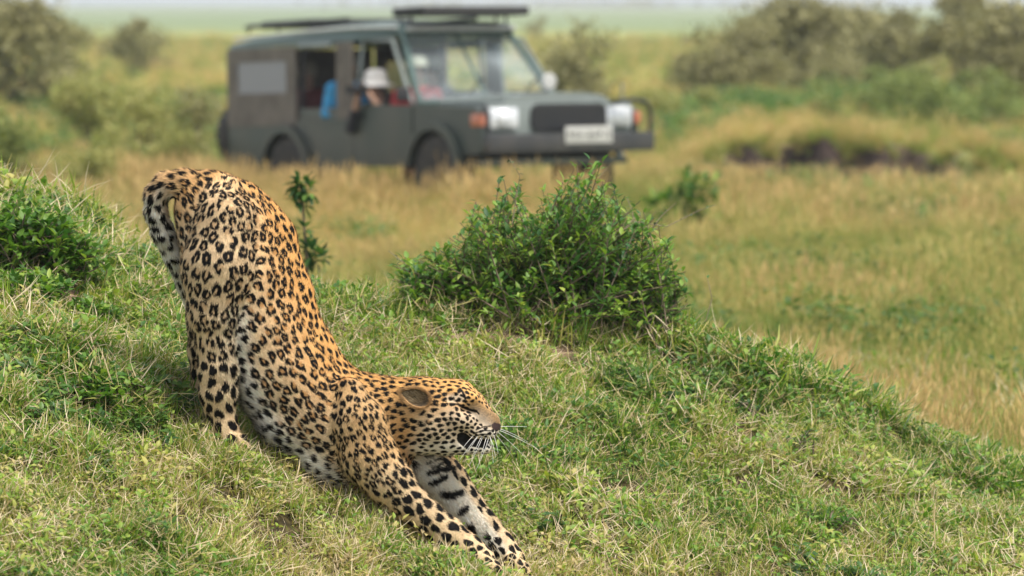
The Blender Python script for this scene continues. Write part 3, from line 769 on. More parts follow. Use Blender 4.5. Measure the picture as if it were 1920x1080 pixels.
for i_ in order.tolist():
    if ns[i_]: continue
    x0, y0, z0 = Vl[i_]; r = pl[i_] * .75; kx, ky, kz = int(x0 / cs), int(y0 / cs), int(z0 / cs); n_ = int(r * 1.3 / cs) + 1; ok = True
    fx, fy, fz = FL[i_]
    for ax in range(kx - n_, kx + n_ + 1):
        for ay in range(ky - n_, ky + n_ + 1):
            for az in range(kz - n_, kz + n_ + 1):
                for j in grid.get((ax, ay, az), ()):
                    q = Vl[j]; dx, dy, dz = q[0] - x0, q[1] - y0, q[2] - z0
                    al = dx * fx + dy * fy + dz * fz
                    d2 = dx * dx + dy * dy + dz * dz - al * al * .38
                    rr = (r + pl[j] * .75) * .5
                    if d2 < rr * rr: ok = False; break
                if not ok: break
            if not ok: break
        if not ok: break
    if ok: centers.append(i_); grid.setdefault((kx, ky, kz), []).append(i_)
# hair roots share the pattern lookup with the skin
tri = np.concatenate([Q[:, [0, 1, 2]], Q[:, [0, 2, 3]]])
area = np.linalg.norm(np.cross(V[tri[:, 1]] - V[tri[:, 0]], V[tri[:, 2]] - V[tri[:, 0]]), axis=1) / 2
NH = 400000
ti = rs.choice(len(tri), NH, p=area / area.sum()); bc = rs.dirichlet((1, 1, 1), NH)
def interp(A): return (A[tri[ti]] * bc[(...,) + (None,) * (A.ndim - 1)]).sum(1)
HP = interp(V)
ALL = np.concatenate([V, HP])
# spatial hash with numpy: sort samples by cell
cell = .02
key3 = np.floor((ALL - ALL.min(0)) / cell).astype(np.int64); dims = key3.max(0) + 1
key = (key3[:, 0] * dims[1] + key3[:, 1]) * dims[2] + key3[:, 2]
so_ = np.argsort(key, kind='stable'); ks = key[so_]
mn = ALL.min(0)
def near(c, r):
    i0 = np.maximum(np.floor((c - r - mn) / cell).astype(int), 0); i1 = np.minimum(np.floor((c + r - mn) / cell).astype(int), dims - 1)
    out = []
    for a in range(i0[0], i1[0] + 1):
        for b in range(i0[1], i1[1] + 1):
            k0 = (a * dims[1] + b) * dims[2] + i0[2]; k1 = (a * dims[1] + b) * dims[2] + i1[2]
            s0, s1 = np.searchsorted(ks, k0), np.searchsorted(ks, k1, 'right')
            if s1 > s0: out.append(so_[s0:s1])
    return np.concatenate(out) if out else np.zeros(0, int)
DARK = np.zeros(len(ALL)); CEN = np.zeros(len(ALL))
D1 = np.full(len(ALL), 9.); D2 = np.full(len(ALL), 9.); OWN = np.full(len(ALL), -1)
for i_ in centers:
    c = V[i_]; t = FLOW[i_]; p = pitch[i_]; R = p * 1.25; ids = near(c, R)
    if not len(ids): continue
    q = ALL[ids] - c; al = q @ t; dd_ = np.sqrt(np.maximum((q * q).sum(1) - al * al * .38, 0)) / p
    a1 = D1[ids]; a2 = D2[ids]; closer = dd_ < a1
    D2[ids] = np.where(closer, a1, np.minimum(a2, dd_)); D1[ids] = np.where(closer, dd_, a1); OWN[ids] = np.where(closer, i_, OWN[ids])
AN = np.concatenate([NRM, interp(NRM)])
soft = .0007
solid_w = np.clip(lg + sstep(.4, .8, head) + tail * .8 + sstep(.35, .7, white) + .85 * neckw + .6 * shoulder + sstep(22, 6, back), 0, 1)
for i_ in centers:
    c = V[i_]; n = NRM[i_]; t = FLOW[i_]; b_ = np.cross(n, t); p = pitch[i_]
    R = p * .95
    ids = near(c, R)
    if not len(ids): continue
    q = ALL[ids] - c
    m = ((q * q).sum(1) < R * R) & ((AN[ids] @ n) > .1) & (OWN[ids] == i_); ids = ids[m]; q = q[m]
    u, v = q @ t, q @ b_
    a_ = rs.uniform(-.5, .5); ca, sa = math.cos(a_), math.sin(a_); u, v = u * ca + v * sa, -u * sa + v * ca
    el = 1.25 + .3 * rs.rand()
    u = u / el ** .6; v = v * el ** .4
    if rs.rand() < solid_w[i_]:
        r0 = p * rs.uniform(.31, .43) * (1.12 if lg[i_] > .5 else 1.0)
        if PY[i_] > 640 and PX[i_] < 470 and legs[i_] > .5: r0 = p * rs.uniform(.36, .44)
        th = np.arctan2(v, u); ph = rs.rand(2) * 6.28
        rad = r0 * (1 + .16 * np.cos(2 * th + ph[0]) + .12 * np.cos(3 * th + ph[1]))
        DARK[ids] = np.maximum(DARK[ids], sstep(soft, -soft, np.hypot(u, v) - rad))
    else:
        ring = p * rs.uniform(.29, .35); k = rs.choice([3, 3, 4, 4, 5]); sq = rs.uniform(.8, 1.2); u, v = u * sq, v / sq; a0 = rs.rand() * 6.28
        gap = rs.randint(0, k) if rs.rand() < .65 else -1
        for j in range(k):
            if j == gap: continue
            aa = a0 + j * 6.283 / k + rs.uniform(-.25, .25); rr = ring * rs.uniform(.85, 1.15)
            cu, cv = rr * math.cos(aa), rr * math.sin(aa)
            du, dv = u - cu, v - cv
            tt = -du * math.sin(aa) + dv * math.cos(aa); ss = du * math.cos(aa) + dv * math.sin(aa)
            ss = ss + tt * tt / (2 * rr) * .8      # bend with the ring
            la = p * rs.uniform(.24, .34) * (4. / k) ** .5; lb = p * rs.uniform(.18, .25)
            th = np.arctan2(ss / lb, tt / la); w_ = 1 + .15 * np.cos(3 * th + rs.rand() * 6.28)
            DARK[ids] = np.maximum(DARK[ids], sstep(soft / lb, -soft / lb, np.hypot(tt / la, ss / lb) - w_))
        CEN[ids] = np.maximum(CEN[ids], sstep(1.15, .7, np.hypot(u, v) / ring))
PXA, PYA = px(ALL)
GAP = sstep(.04, .10, D2 - D1); DARK = DARK * GAP; CEN = CEN * GAP
headA = np.concatenate([head, interp(head)]); padA = np.concatenate([tw('pad', 'jaw', 'muzzle', 'nosebridge'), interp(tw('pad', 'jaw', 'muzzle', 'nosebridge'))])
noseA = np.concatenate([tw('nosebridge'), interp(tw('nosebridge'))])
def line(poly, hw, s=1.): 
    d = pdist(poly, PXA, PYA) + (noise3(ALL[:, 0] * 400, ALL[:, 1] * 400, ALL[:, 2] * 400, 8) - .5) * 1.2
    return sstep(hw + .8, hw - .8, d) * (headA > .4) * s
face = np.zeros(len(ALL))
for poly, w_ in (([(859, 758), (868, 763), (880, 768), (893, 771)], 2.6), ([(853, 757), (862, 759)], 1.2), ([(893, 771), (898, 776)], 1.5), ([(870, 777), (882, 781)], 1.0), ([(929, 806), (930, 813)], 1.4),
                 ([(893, 806), (908, 800), (920, 799)], 1.3), ([(888, 813), (905, 807), (922, 808)], 1.4), ([(886, 819), (904, 814), (920, 815)], 1.3),
                 ([(861, 733), (863, 731)], 4.2), ([(868, 735), (873, 748)], 2.4), ([(745, 765), (765, 760)], 3.5)):
    face = np.maximum(face, line(poly, w_))
mouth = np.maximum(line([(868, 822), (876, 829)], 11.5), line([(880, 831), (908, 834)], 6.5))  # black lips, with the shade of the parted mouth painted in
mouth = np.maximum(mouth, line([(884, 824), (905, 826), (924, 825)], 2.5))
# dark bars across the inside of the far fore leg
farA = np.concatenate([tw('farfore', 'farpaw'), interp(tw('farfore', 'farpaw'))])
bars = np.zeros(len(ALL))
rough_ = (noise3(ALL[:, 0] * 220, ALL[:, 1] * 220, ALL[:, 2] * 220, 9) - .5) * 5
for poly, w_ in (([(800, 884), (822, 880), (850, 877)], 6.5), ([(806, 903), (825, 897), (835, 893)], 7), ([(830, 925), (848, 926), (862, 922)], 9), ([(862, 958), (872, 951)], 8), ([(880, 985), (884, 995)], 9), ([(800, 868), (826, 858)], 3), ([(808, 876), (836, 866)], 3)):
    w_ = w_ * .8; bars = np.maximum(bars, sstep(w_ + 1.5, w_ - 1.5, pdist(poly, PXA, PYA) + rough_) * (farA > .3))
legzone = sstep(40, 25, pdist([(810, 890), (850, 930), (885, 975)], PXA, PYA)) * (farA > .4) * (PXA < 842 + (PYA - 880) * .74)
DARK = DARK * (1 - legzone)
DARK = np.maximum.reduce([DARK * (1 - sstep(.5, .9, padA) * .0), face, mouth, bars])
noseM = line([(928, 799), (937, 801)], 6.5) * (noseA > .2)
baseA = np.concatenate([base, interp(base)])
whiteA = np.concatenate([white, interp(white)]); legA = np.concatenate([legs, interp(legs)])
CEN = CEN * (1 - whiteA) * (1 - legA * .6)
col = baseA * (1 - .8 * CEN[:, None]) + np.array((.46, .225, .070)) * .8 * CEN[:, None]
col = col * (1 - DARK[:, None]) + np.array((.006, .005, .0045)) * DARK[:, None]
col = col * (1 - noseM[:, None]) + np.array((.035, .020, .018)) * noseM[:, None]

m_fur, nt, b = new_mat('leopard_coat'); N = nt.nodes; L = nt.links
a = N.new('ShaderNodeAttribute'); a.attribute_name = 'coat'; L.new(a.outputs['Color'], b.inputs['Base Color'])
b.inputs['Roughness'].default_value = .62; b.inputs['Specular IOR Level'].default_value = .25
b.inputs['Specular IOR Level'].default_value = .12
tc = N.new('ShaderNodeTexCoord'); no = N.new('ShaderNodeTexNoise'); no.inputs['Scale'].default_value = 260; L.new(tc.outputs['Object'], no.inputs['Vector'])
bp = N.new('ShaderNodeBump'); bp.inputs['Strength'].default_value = .35; bp.inputs['Distance'].default_value = .002; L.new(no.outputs[0], bp.inputs['Height']); L.new(bp.outputs[0], b.inputs['Normal'])

base_pt = P(440, 830, 12.0)
leo = empty('leopard', base_pt)
tag(leo, 'spotted leopard stretching down on the grass slope with rump raised and eyes shut', 'leopard')
bme = mesh_np('leopard_body', V, Q)
rgba = np.ones((len(V), 4)); rgba[:, :3] = col[:len(V)]
set_attr(bme, 'coat', rgba, 'FLOAT_COLOR')
link('body', bme, m_fur, leo, inv=1)
# fur
flow = interp(FLOW); nrm = interp(NRM); nrm /= np.linalg.norm(nrm, axis=1, keepdims=True) + 1e-9
nl = len(V)
hl = .0095 + .014 * np.clip(interp(bw), 0, 1) * .9 + .006 * interp(tail) + .006 * interp(leftedge)
hfine = interp(sstep(.4, .7, head)); hl = hl * (1 - hfine) + (.0065 - .0035 * interp(fine)) * hfine
hl = hl * (1 - .45 * interp(sstep(980, 1030, PY)))
lift = .42 + .25 * np.clip(interp(bw), 0, 1)
jit = rs.normal(0, .20, (NH, 3))
d = flow + nrm * lift[:, None] + jit; d /= np.linalg.norm(d, axis=1, keepdims=True)
side = np.cross(d, nrm); side /= np.linalg.norm(side, axis=1, keepdims=True) + 1e-9
side = side + nrm * rs.normal(0, .35, (NH, 1)); side /= np.linalg.norm(side, axis=1, keepdims=True)
hl = hl * rs.uniform(.7, 1.25, NH)
hw_ = .0012
dead = (mouth[nl:] > .5) | (noseM[nl:] > .5)
kp = ~dead; NHk = kp.sum()
R0 = HP - nrm * .0012
HVx = np.empty((NHk, 3, 3)); HVx[:, 0] = (R0 - side * hw_)[kp]; HVx[:, 1] = (R0 + side * hw_)[kp]; HVx[:, 2] = (R0 + d * hl[:, None])[kp]
hme = mesh_np('leopard_fur', HVx.reshape(-1, 3), np.arange(NHk * 3).reshape(-1, 3))
hc = col[nl:] * (.72 + .56 * rs.rand(NH, 1)) ; hc = np.minimum(hc, .8)
hr = np.ones((NHk * 3, 4)); hr[:, :3] = np.repeat(hc[kp], 3, 0)
set_attr(hme, 'coat', hr, 'FLOAT_COLOR')
hn = (nrm + side * 0 + rs.normal(0, .22, (NH, 3)))[kp]; hn /= np.linalg.norm(hn, axis=1, keepdims=True)
hme.normals_split_custom_set_from_vertices(np.repeat(hn, 3, 0).tolist())
m_hair, nt, b = new_mat('leopard_hair'); a = nt.nodes.new('ShaderNodeAttribute'); a.attribute_name = 'coat'
nt.links.new(a.outputs['Color'], b.inputs['Base Color']); b.inputs['Roughness'].default_value = .6; b.inputs['Specular IOR Level'].default_value = .12
tag(link('fur', hme, m_hair, leo, inv=1), kind='stuff')
# ears: cupped shells
m_ear_in = plain('ear_inner', (.16, .11, .06), .9, noise=.6, scale=70, bump=.4)
m_ear_out = plain('ear_back', (.44, .25, .10), .8, noise=.5, scale=60)
def ear(cx, cy, w, face, sink):
    """rounded cupped ear with a thick rolled rim, opening towards the viewer when face is -1"""
    root = P(cx, cy, D0 + w); s = 12 / FPX
    nv_ = 48; VV = []; FF = []
    #  (radius share, depth in px into the head)  outer back first, over the rim, then down into the cup
    prof = [(.62, 20), (.86, 12), (.98, 4), (1.02, -2), (1.0, -5), (.93, -4), (.86, 1), (.74, 8), (.55, 15), (.3, 19), (.0, 20)]
    for r, dp in prof:
        for iv in range(nv_):
            t = iv / nv_ * 2 * math.pi
            ex = 33 if math.cos(t) < 0 else 29
            lx, lz = math.cos(t) * ex * r, math.sin(t) * (17 if math.sin(t) > 0 else 18) * r * (1 + .10 * math.cos(t)) * (1 - .42 * max(0, -math.cos(t)) ** 2)
            rot = math.radians(-17); X_ = lx * math.cos(rot) - lz * math.sin(rot); Z_ = lx * math.sin(rot) + lz * math.cos(rot)
            tilt = (X_ - 4) * .30 - Z_ * .12
            VV.append(root + np.array((X_ * s, -face * (dp * .62 * s + tilt * s * -.6 * 1.0), Z_ * s)))
    for k in range(len(prof) - 1):
        for iv in range(nv_):
            a, b2 = k * nv_ + iv, k * nv_ + (iv + 1) % nv_
            FF.append((a, b2, b2 + nv_, a + nv_))
    me = mesh_np('ear', VV, FF)
    me.materials.append(m_ear_out); me.materials.append(m_ear_in)
    mi = np.zeros(len(FF), np.int32); mi[6 * nv_:] = 1; me.polygons.foreach_set('material_index', mi)
    o = link('ear', me, None, leo, inv=1)
    # rim fur
    B = Blades()
    for _ in range(1100):
        t = rs.rand() * 6.283; k = rs.choice([2, 3, 4, 5]); iv = int(t / 6.2832 * nv_) % nv_
        p = np.array(VV[k * nv_ + iv]) + rs.normal(0, .0008, 3); outd = p - np.mean(VV[3 * nv_:4 * nv_], axis=0); outd /= np.linalg.norm(outd)
        dd = outd * .5 + np.array((-.7, face * .5, .2)) + rs.normal(0, .3, 3); dd /= np.linalg.norm(dd)
        B.ribbon([p, p + dd * .005, p + dd * .010], [.0012, .001, .0002], (.3, .1, .9), rs.rand())
    rm = link('rim_fur', B.mesh('rim_fur', m_ear_out), m_ear_out, o); tag(rm, kind='stuff')
    return o
near_ear = ear(781, 745, -.118, -1, 0); far_ear = ear(786, 726, .088, 1, 0)
# long pale hairs inside the near ear
B = Blades()
for _ in range(620):
    t = rs.uniform(-3.14, 3.14); q = rs.uniform(.25, .97) ** .7
    b0 = P(783 + 26 * q * math.cos(t), 747 + 12 * q * math.sin(t), D0 - .104); dd = np.array((rs.normal(-.9, .25), rs.normal(-.25, .15), rs.normal(.35, .22))); dd /= np.linalg.norm(dd)
    B.ribbon([b0, b0 + dd * .012, b0 + dd * .024 + (0, 0, .002)], [.0011, .0009, .0002], (.5, 0, .8), rs.rand())
m_earhair = leaf_material('ear_hair', [(0, (.10, .065, .03)), (.45, (.30, .21, .11)), (1, (.72, .58, .38))], spread=1, tonew=0, trans=.15, rough=.7, rootw=0)
eh = link('ear_hair', B.mesh('ear_hair', m_earhair), m_earhair, near_ear); tag(eh, kind='stuff')
# whiskers
m_whisk = plain('whisker', (.85, .84, .80), .4, noise=.05)
wl_ = [((905, 806), (885, 830), (862, 862)), ((910, 806), (900, 835), (880, 872)), ((915, 808), (908, 835), (898, 866)), ((917, 808), (922, 832), (925, 868)),
       ((900, 806), (880, 822), (866, 843)), ((920, 808), (912, 840), (893, 880)), ((922, 806), (930, 824), (934, 850)), ((924, 804), (950, 820), (985, 858)),
       ((924, 803), (955, 812), (1008, 842)), ((926, 802), (950, 805), (990, 829)), ((924, 800), (955, 799), (988, 800)), ((912, 808), (925, 826), (929, 858)), ((908, 808), (898, 828), (887, 852)),
       ((921, 806), (945, 830), (962, 858)), ((903, 806), (893, 824), (876, 848))]
for k, (p0, p1, p2) in enumerate(wl_):
    far = k in (7, 8, 9, 10, 13); w0 = .012 if far else -.035
    a, b2, c = P(*p0, D0 + w0), P(*p1, D0 + w0 + (.02 if far else -.035)), P(*p2, D0 + w0 + (.05 if far else -.05))
    pts = [a * (1 - t) ** 2 + 2 * b2 * t * (1 - t) + c * t * t for t in np.linspace(0, 1, 8)]
    B = Blades(); B.tube(pts, .00085, .0003, 0, 4)
    link('whisker', B.mesh('whisker', m_whisk), m_whisk, leo, inv=1)
# claws
m_claw = plain('claw', (.16, .12, .09), .35)
print('leopard verts', len(V), 'spots', len(centers))
# ------------------------------------------------------------------ mesh helpers for made things
def bbox(bm, x0, x1, y0, y1, z0, z1, bev=.0):
    t = bmesh.new()
    bmesh.ops.create_cube(t, size=1)
    for v in t.verts: v.co = Vector(((x0 + x1) / 2 + v.co.x * (x1 - x0), (y0 + y1) / 2 + v.co.y * (y1 - y0), (z0 + z1) / 2 + v.co.z * (z1 - z0)))
    if bev: bmesh.ops.bevel(t, geom=t.edges[:], offset=bev, segments=2, affect='EDGES', profile=.6)
    me = bpy.data.meshes.new('t'); t.to_mesh(me); t.free(); bm.from_mesh(me); bpy.data.meshes.remove(me)
def prism(bm, pts, axis, a, b, bev=0.):
    """extrude polygon pts along axis ('x','y','z') from a to b"""
    def mk(u, v, w): return {'y': (u, w, v), 'x': (w, u, v), 'z': (u, v, w)}[axis]
    t = bmesh.new()
    va = [t.verts.new(mk(u, v, a)) for u, v in pts]; vb = [t.verts.new(mk(u, v, b)) for u, v in pts]
    n = len(pts)
    t.faces.new(va); t.faces.new(vb[::-1])
    for i in range(n): t.faces.new((va[i], vb[i], vb[(i + 1) % n], va[(i + 1) % n]))
    bmesh.ops.recalc_face_normals(t, faces=t.faces[:])
    if bev: bmesh.ops.bevel(t, geom=[e for e in t.edges], offset=bev, segments=2, affect='EDGES')
    me = bpy.data.meshes.new('t'); t.to_mesh(me); t.free(); bm.from_mesh(me); bpy.data.meshes.remove(me)
def tubes(bm, pts, r, sides=8):
    pts = [Vector(p) for p in pts]; rings = []
    for j, p in enumerate(pts):
        t = (pts[min(j + 1, len(pts) - 1)] - pts[max(j - 1, 0)]).normalized()
        a = t.orthogonal().normalized() if j == 0 else (a - t * a.dot(t)).normalized()
        b = t.cross(a)
        rings.append([bm.verts.new(p + r * (math.cos(q / sides * 6.2832) * a + math.sin(q / sides * 6.2832) * b)) for q in range(sides)])
    for r0, r1 in zip(rings[:-1], rings[1:]):
        for q in range(sides): bm.faces.new((r0[q], r0[(q + 1) % sides], r1[(q + 1) % sides], r1[q]))
    bm.faces.new(rings[0][::-1]); bm.faces.new(rings[-1])
def lathe(bm, prof, seg=32, axis='y', c=(0, 0, 0)):
    rings = []
    for r, h in prof:
        ring = []
        for q in range(seg):
            a = q / seg * 6.28318
            u, v = r * math.cos(a), r * math.sin(a)
            ring.append(bm.verts.new({'y': (c[0] + u, c[1] + h, c[2] + v), 'x': (c[0] + h, c[1] + u, c[2] + v), 'z': (c[0] + u, c[1] + v, c[2] + h)}[axis]))
        rings.append(ring)
    for r0, r1 in zip(rings[:-1], rings[1:]):
        for q in range(seg): bm.faces.new((r0[q], r0[(q + 1) % seg], r1[(q + 1) % seg], r1[q]))
    for rr in (rings[0], rings[-1]):
        try: bm.faces.new(rr)
        except ValueError: pass
def ob(name, bm, mat, parent, smooth=40, loc=(0, 0, 0)):
    bmesh.ops.recalc_face_normals(bm, faces=bm.faces[:])
    me = bpy.data.meshes.new(name); bm.to_mesh(me); bm.free()
    if smooth:
        me.polygons.foreach_set('use_smooth', [True] * len(me.polygons)); me.set_sharp_from_angle(angle=math.radians(smooth))
    o = link(name, me, mat, parent); o.location = loc
    return o
# ------------------------------------------------------------------ safari vehicle
VPH = math.radians(58)
fwd = Vector((math.cos(VPH), -math.sin(VPH), 0)); lef = Vector((math.sin(VPH), math.cos(VPH), 0))
fr = Vector((-.279, 41.0, EYE - 2.12))
HL, HWD = 2.55, .9
car = empty('safari_vehicle', fr - fwd * HL + lef * HWD + Vector((0, 0, -.03)), (0, math.radians(-2.0), -VPH))
tag(car, 'dark green open sided safari vehicle with raised roof hatch parked in the tall grass', 'safari vehicle')
def ax(a): return HL - a
m_green = plain('paint_dark_green', (.030, .046, .040), .38, noise=.3, scale=2, dirt=(.12, .10, .08), dirt_amt=.35)
m_roof = plain('roof_green_grey', (.085, .135, .125), .35, noise=.25, scale=3)
m_greyp = plain('dusty_skylit_bonnet', (.20, .23, .22), .17, noise=.2, scale=3)  # dusty green, lightened to carry the sky's reflection on the bonnet
m_canvas = plain('canvas_brown', (.175, .15, .125), .85, noise=.35, scale=6, bump=.3)
m_blackp = plain('black_plastic', (.018, .018, .02), .5)
m_bump = plain('bumper_paint', (.03, .032, .035), .45, noise=.3, scale=5, dirt=(.09, .08, .07), dirt_amt=.4)
m_rubber = plain('tyre_rubber', (.022, .022, .023), .8, noise=.4, scale=9, dirt=(.12, .10, .08), dirt_amt=.5)
m_rim = plain('rim_steel', (.25, .25, .24), .5, noise=.3)
m_dark = plain('interior_dark', (.03, .03, .03), .8)
m_seat = plain('seat_cloth', (.10, .095, .085), .85)
m_lamp, nt, b = new_mat('lamp_glass'); b.inputs['Base Color'].default_value = (.75, .77, .80, 1); b.inputs['Roughness'].default_value = .18; b.inputs['Metallic'].default_value = .35
_n = nt.nodes.new('ShaderNodeTexWave'); _n.inputs['Scale'].default_value = 30; _b = nt.nodes.new('ShaderNodeBump'); _b.inputs['Strength'].default_value = .4; nt.links.new(_n.outputs[0], _b.inputs['Height']); nt.links.new(_b.outputs[0], b.inputs['Normal'])
m_orange = plain('indicator_lens', (.55, .19, .11), .25, noise=.1)
m_white = plain('plate_white', (.50, .50, .48), .5, noise=.2, scale=12)
m_glass, nt, b = new_mat('window_glass')
b.inputs['Base Color'].default_value = (.55, .62, .66, 1); b.inputs['Roughness'].default_value = .12
_t = nt.nodes.new('ShaderNodeBsdfTransparent'); _t.inputs[0].default_value = (.88, .92, .92, 1); _m = nt.nodes.new('ShaderNodeMixShader')
_nz = nt.nodes.new('ShaderNodeTexNoise'); _nz.inputs['Scale'].default_value = 1.2; _mr = nt.nodes.new('ShaderNodeMapRange'); _mr.inputs[1].default_value = .35; _mr.inputs[2].default_value = .65; _mr.inputs[3].default_value = .1; _mr.inputs[4].default_value = .45  # pale patches mixed over the clear glass stand in for reflected sky
_tc = nt.nodes.new('ShaderNodeTexCoord'); nt.links.new(_tc.outputs['Object'], _nz.inputs['Vector'])
nt.links.new(_nz.outputs[0], _mr.inputs[0]); nt.links.new(_mr.outputs[0], _m.inputs[0]); nt.links.new(_t.outputs[0], _m.inputs[1]); nt.links.new(b.outputs[0], _m.inputs[2]); nt.links.new(_m.outputs[0], nt.nodes['Material Output'].inputs[0])
m_vinyl, nt, b = new_mat('clear_vinyl')
b.inputs['Base Color'].default_value = (.42, .42, .44, 1); b.inputs['Roughness'].default_value = .3
_t = nt.nodes.new('ShaderNodeBsdfTransparent'); _m = nt.nodes.new('ShaderNodeMixShader'); _m.inputs[0].default_value = .5
nt.links.new(_t.outputs[0], _m.inputs[1]); nt.links.new(b.outputs[0], _m.inputs[2]); nt.links.new(_m.outputs[0], nt.nodes['Material Output'].inputs[0])

def arch(ca, r, z0, n=12):   # arch points from front to rear over a wheel centre (a, z=.40)
    th0 = math.asin((z0 - .40) / r)
    return [(ax(ca) + r * math.cos(th0 + (math.pi - 2 * th0) * k / n), .40 + r * math.sin(th0 + (math.pi - 2 * th0) * k / n)) for k in range(n + 1)]
# body tub: both sides, floor, tail
bm = bmesh.new()
for s in (-1, 1):
    y0, y1 = sorted((s * .90, s * .85))
    pts = [(ax(2.46), .46)] + arch(3.83, .46, .46) + [(ax(5.1), .52), (ax(5.1), .98), (ax(2.46), .98)]
    prism(bm, pts, 'y', y0, y1)
    # fender side, stepping in above the bonnet line
    pts = [(ax(.0), .62), (ax(.02), .62)] + arch(.85, .46, .60) + [(ax(1.26), .55), (ax(1.26), 1.10), (ax(.10), 1.06), (ax(.0), 1.0)]
    prism(bm, pts, 'y', y0, y1)
    y0, y1 = sorted((s * .85, s * .60))
    prism(bm, [(ax(.02), .98), (ax(.10), 1.055), (ax(1.3), 1.10), (ax(1.3), 1.02), (ax(.02), .90)], 'y', y0, y1)
    y0, y1 = sorted((s * .85, s * .90)); bbox(bm, ax(5.1), ax(2.4), y0 - .012 * (s < 0), y1 + .012 * (s > 0), .94, .985)
bbox(bm, ax(5.06), ax(.1), -.84, .84, .50, .56)
bbox(bm, ax(5.1), ax(5.05), -.85, .85, .5, 1.0)
bbox(bm, ax(1.34), ax(1.28), -.84, .84, .56, 1.12)
ob('body', bm, m_green, car)
for ca in (.85, 3.83):
    for s in (-1, 1):
        bm = bmesh.new(); n = 12; y0, y1 = sorted((s * .90, s * .965))
        P0 = arch(ca, .46, .5, n); P1 = arch(ca, .535, .5, n)
        prism(bm, P0 + P1[::-1], 'y', y0, y1); ob('wheel_arch_flare', bm, m_green, car)
# bonnet
bm = bmesh.new()
prof = [(-.60, 1.06), (-.60, 1.13), (-.52, 1.17), (-.3, 1.195), (0, 1.20), (.3, 1.195), (.52, 1.17), (.60, 1.13), (.60, 1.06)]
prism(bm, prof, 'x', ax(.06), ax(1.28)); o = ob('bonnet', bm, m_greyp, car, 50)
bm = bmesh.new(); bbox(bm, ax(.62), ax(.5), -.2, .2, 1.195, 1.215, .005); ob('air_vent', bm, m_blackp, o)
# front panel and grille
bm = bmesh.new(); bbox(bm, ax(.10), ax(.02), -.84, .84, .72, 1.10, .02); fp_ = ob('front_panel', bm, m_greyp, car)
def rrect(w, h, r, cy, cz, n=6):
    out = []
    for (sx, sz, a0) in ((1, -1, -90), (1, 1, 0), (-1, 1, 90), (-1, -1, 180)):
        for k in range(n + 1):
            a = math.radians(a0 + 90 * k / n); out.append((cy + sx * (w / 2 - r) + r * math.cos(a), cz + sz * (h / 2 - r) + r * math.sin(a)))
    return out
bm = bmesh.new(); prism(bm, rrect(.86, .27, .09, .10, .955), 'x', ax(.02), ax(-.02)); gr = ob('grille', bm, m_blackp, fp_)
for k in range(6):
    bm = bmesh.new(); bbox(bm, ax(-.02), ax(-.035), -.28, .48, .86 + k * .037, .872 + k * .037); ob('slat', bm, m_bump, gr)
for s, w_ in ((-1, .36), (1, .30)):
    bm = bmesh.new(); bbox(bm, ax(.02), ax(-.035), s * .67 - w_ / 2 * (1), s * .67 + w_ / 2, .855, 1.055, .03); hl_ = ob('headlight', bm, m_lamp, fp_)
    bm = bmesh.new(); lathe(bm, [(.0, 0), (.085, .0), (.088, .02), (.07, .03), (0, .04)], 20, 'x', (ax(-.03), s * .66, .955)); ob('lens', bm, m_lamp, hl_)
    bm = bmesh.new(); y0, y1 = sorted((s * .86, s * .925)); bbox(bm, ax(.16), ax(-.02), y0, y1, .88, 1.0, .015); ob('indicator', bm, m_orange, fp_)
# bumper with end hoops, plate
bm = bmesh.new(); bbox(bm, ax(-.10), ax(-.22), -.95, .95, .62, .80, .015)
for s in (-.5, .5): bbox(bm, ax(.1), ax(-.12), s - .04, s + .04, .62, .74)
bu = ob('bumper', bm, m_bump, car)
for s in (-1, 1):
    bm = bmesh.new(); w = .27; c = s * .80
    tubes(bm, [(ax(-.16), c - s * -.14, .78), (ax(-.17), c + s * .14, 1.02), (ax(-.17), c + s * .08, 1.09), (ax(-.17), c - s * .05, 1.115), (ax(-.10), c - s * .2, 1.10), (ax(-.04), c - s * .24, 1.09)] if s > 0 else
          [(ax(-.16), c - .12, .78), (ax(-.17), c - .12, 1.0), (ax(-.10), c - .1, 1.06), (ax(.0), c - .06, 1.07)], .022); ob('hoop', bm, m_blackp, bu)
bm = bmesh.new(); bbox(bm, ax(-.22), ax(-.235), -.09, .45, .70, .865, .004); pl_ = ob('number_plate', bm, m_white, bu)
# illegible dark characters: only their blurred strokes can be seen in the photograph
gl = [((0, .1, 0, 1), (0, .5, .5, .55), (.5, .1, .6, 1)), ((0, .1, 0, 1), (0, .5, .9, 1.), (0, .5, .45, .55), (.45, .55, .0, 1)), ((0, .1, .5, 1), (.5, .6, .5, 1), (0, .6, .45, .55), (.25, .35, 0, .5))]
bm = bmesh.new(); yy = -.055; idx = 0
for g in (0, 1, 2, None, 1, 2, 0, None, 1):
    if g is None: yy += .035; continue
    for (u0, u1, v0, v1) in gl[g]: 
        if v1 <= v0: v0, v1 = v1, v0 + .01
        bbox(bm, ax(-.235), ax(-.2385), yy + u0 * .055, yy + u1 * .055, .735 + v0 * .085, .735 + v1 * .085)
    yy += .062
tag(ob('plate_characters', bm, m_blackp, pl_, 0), kind='stuff')
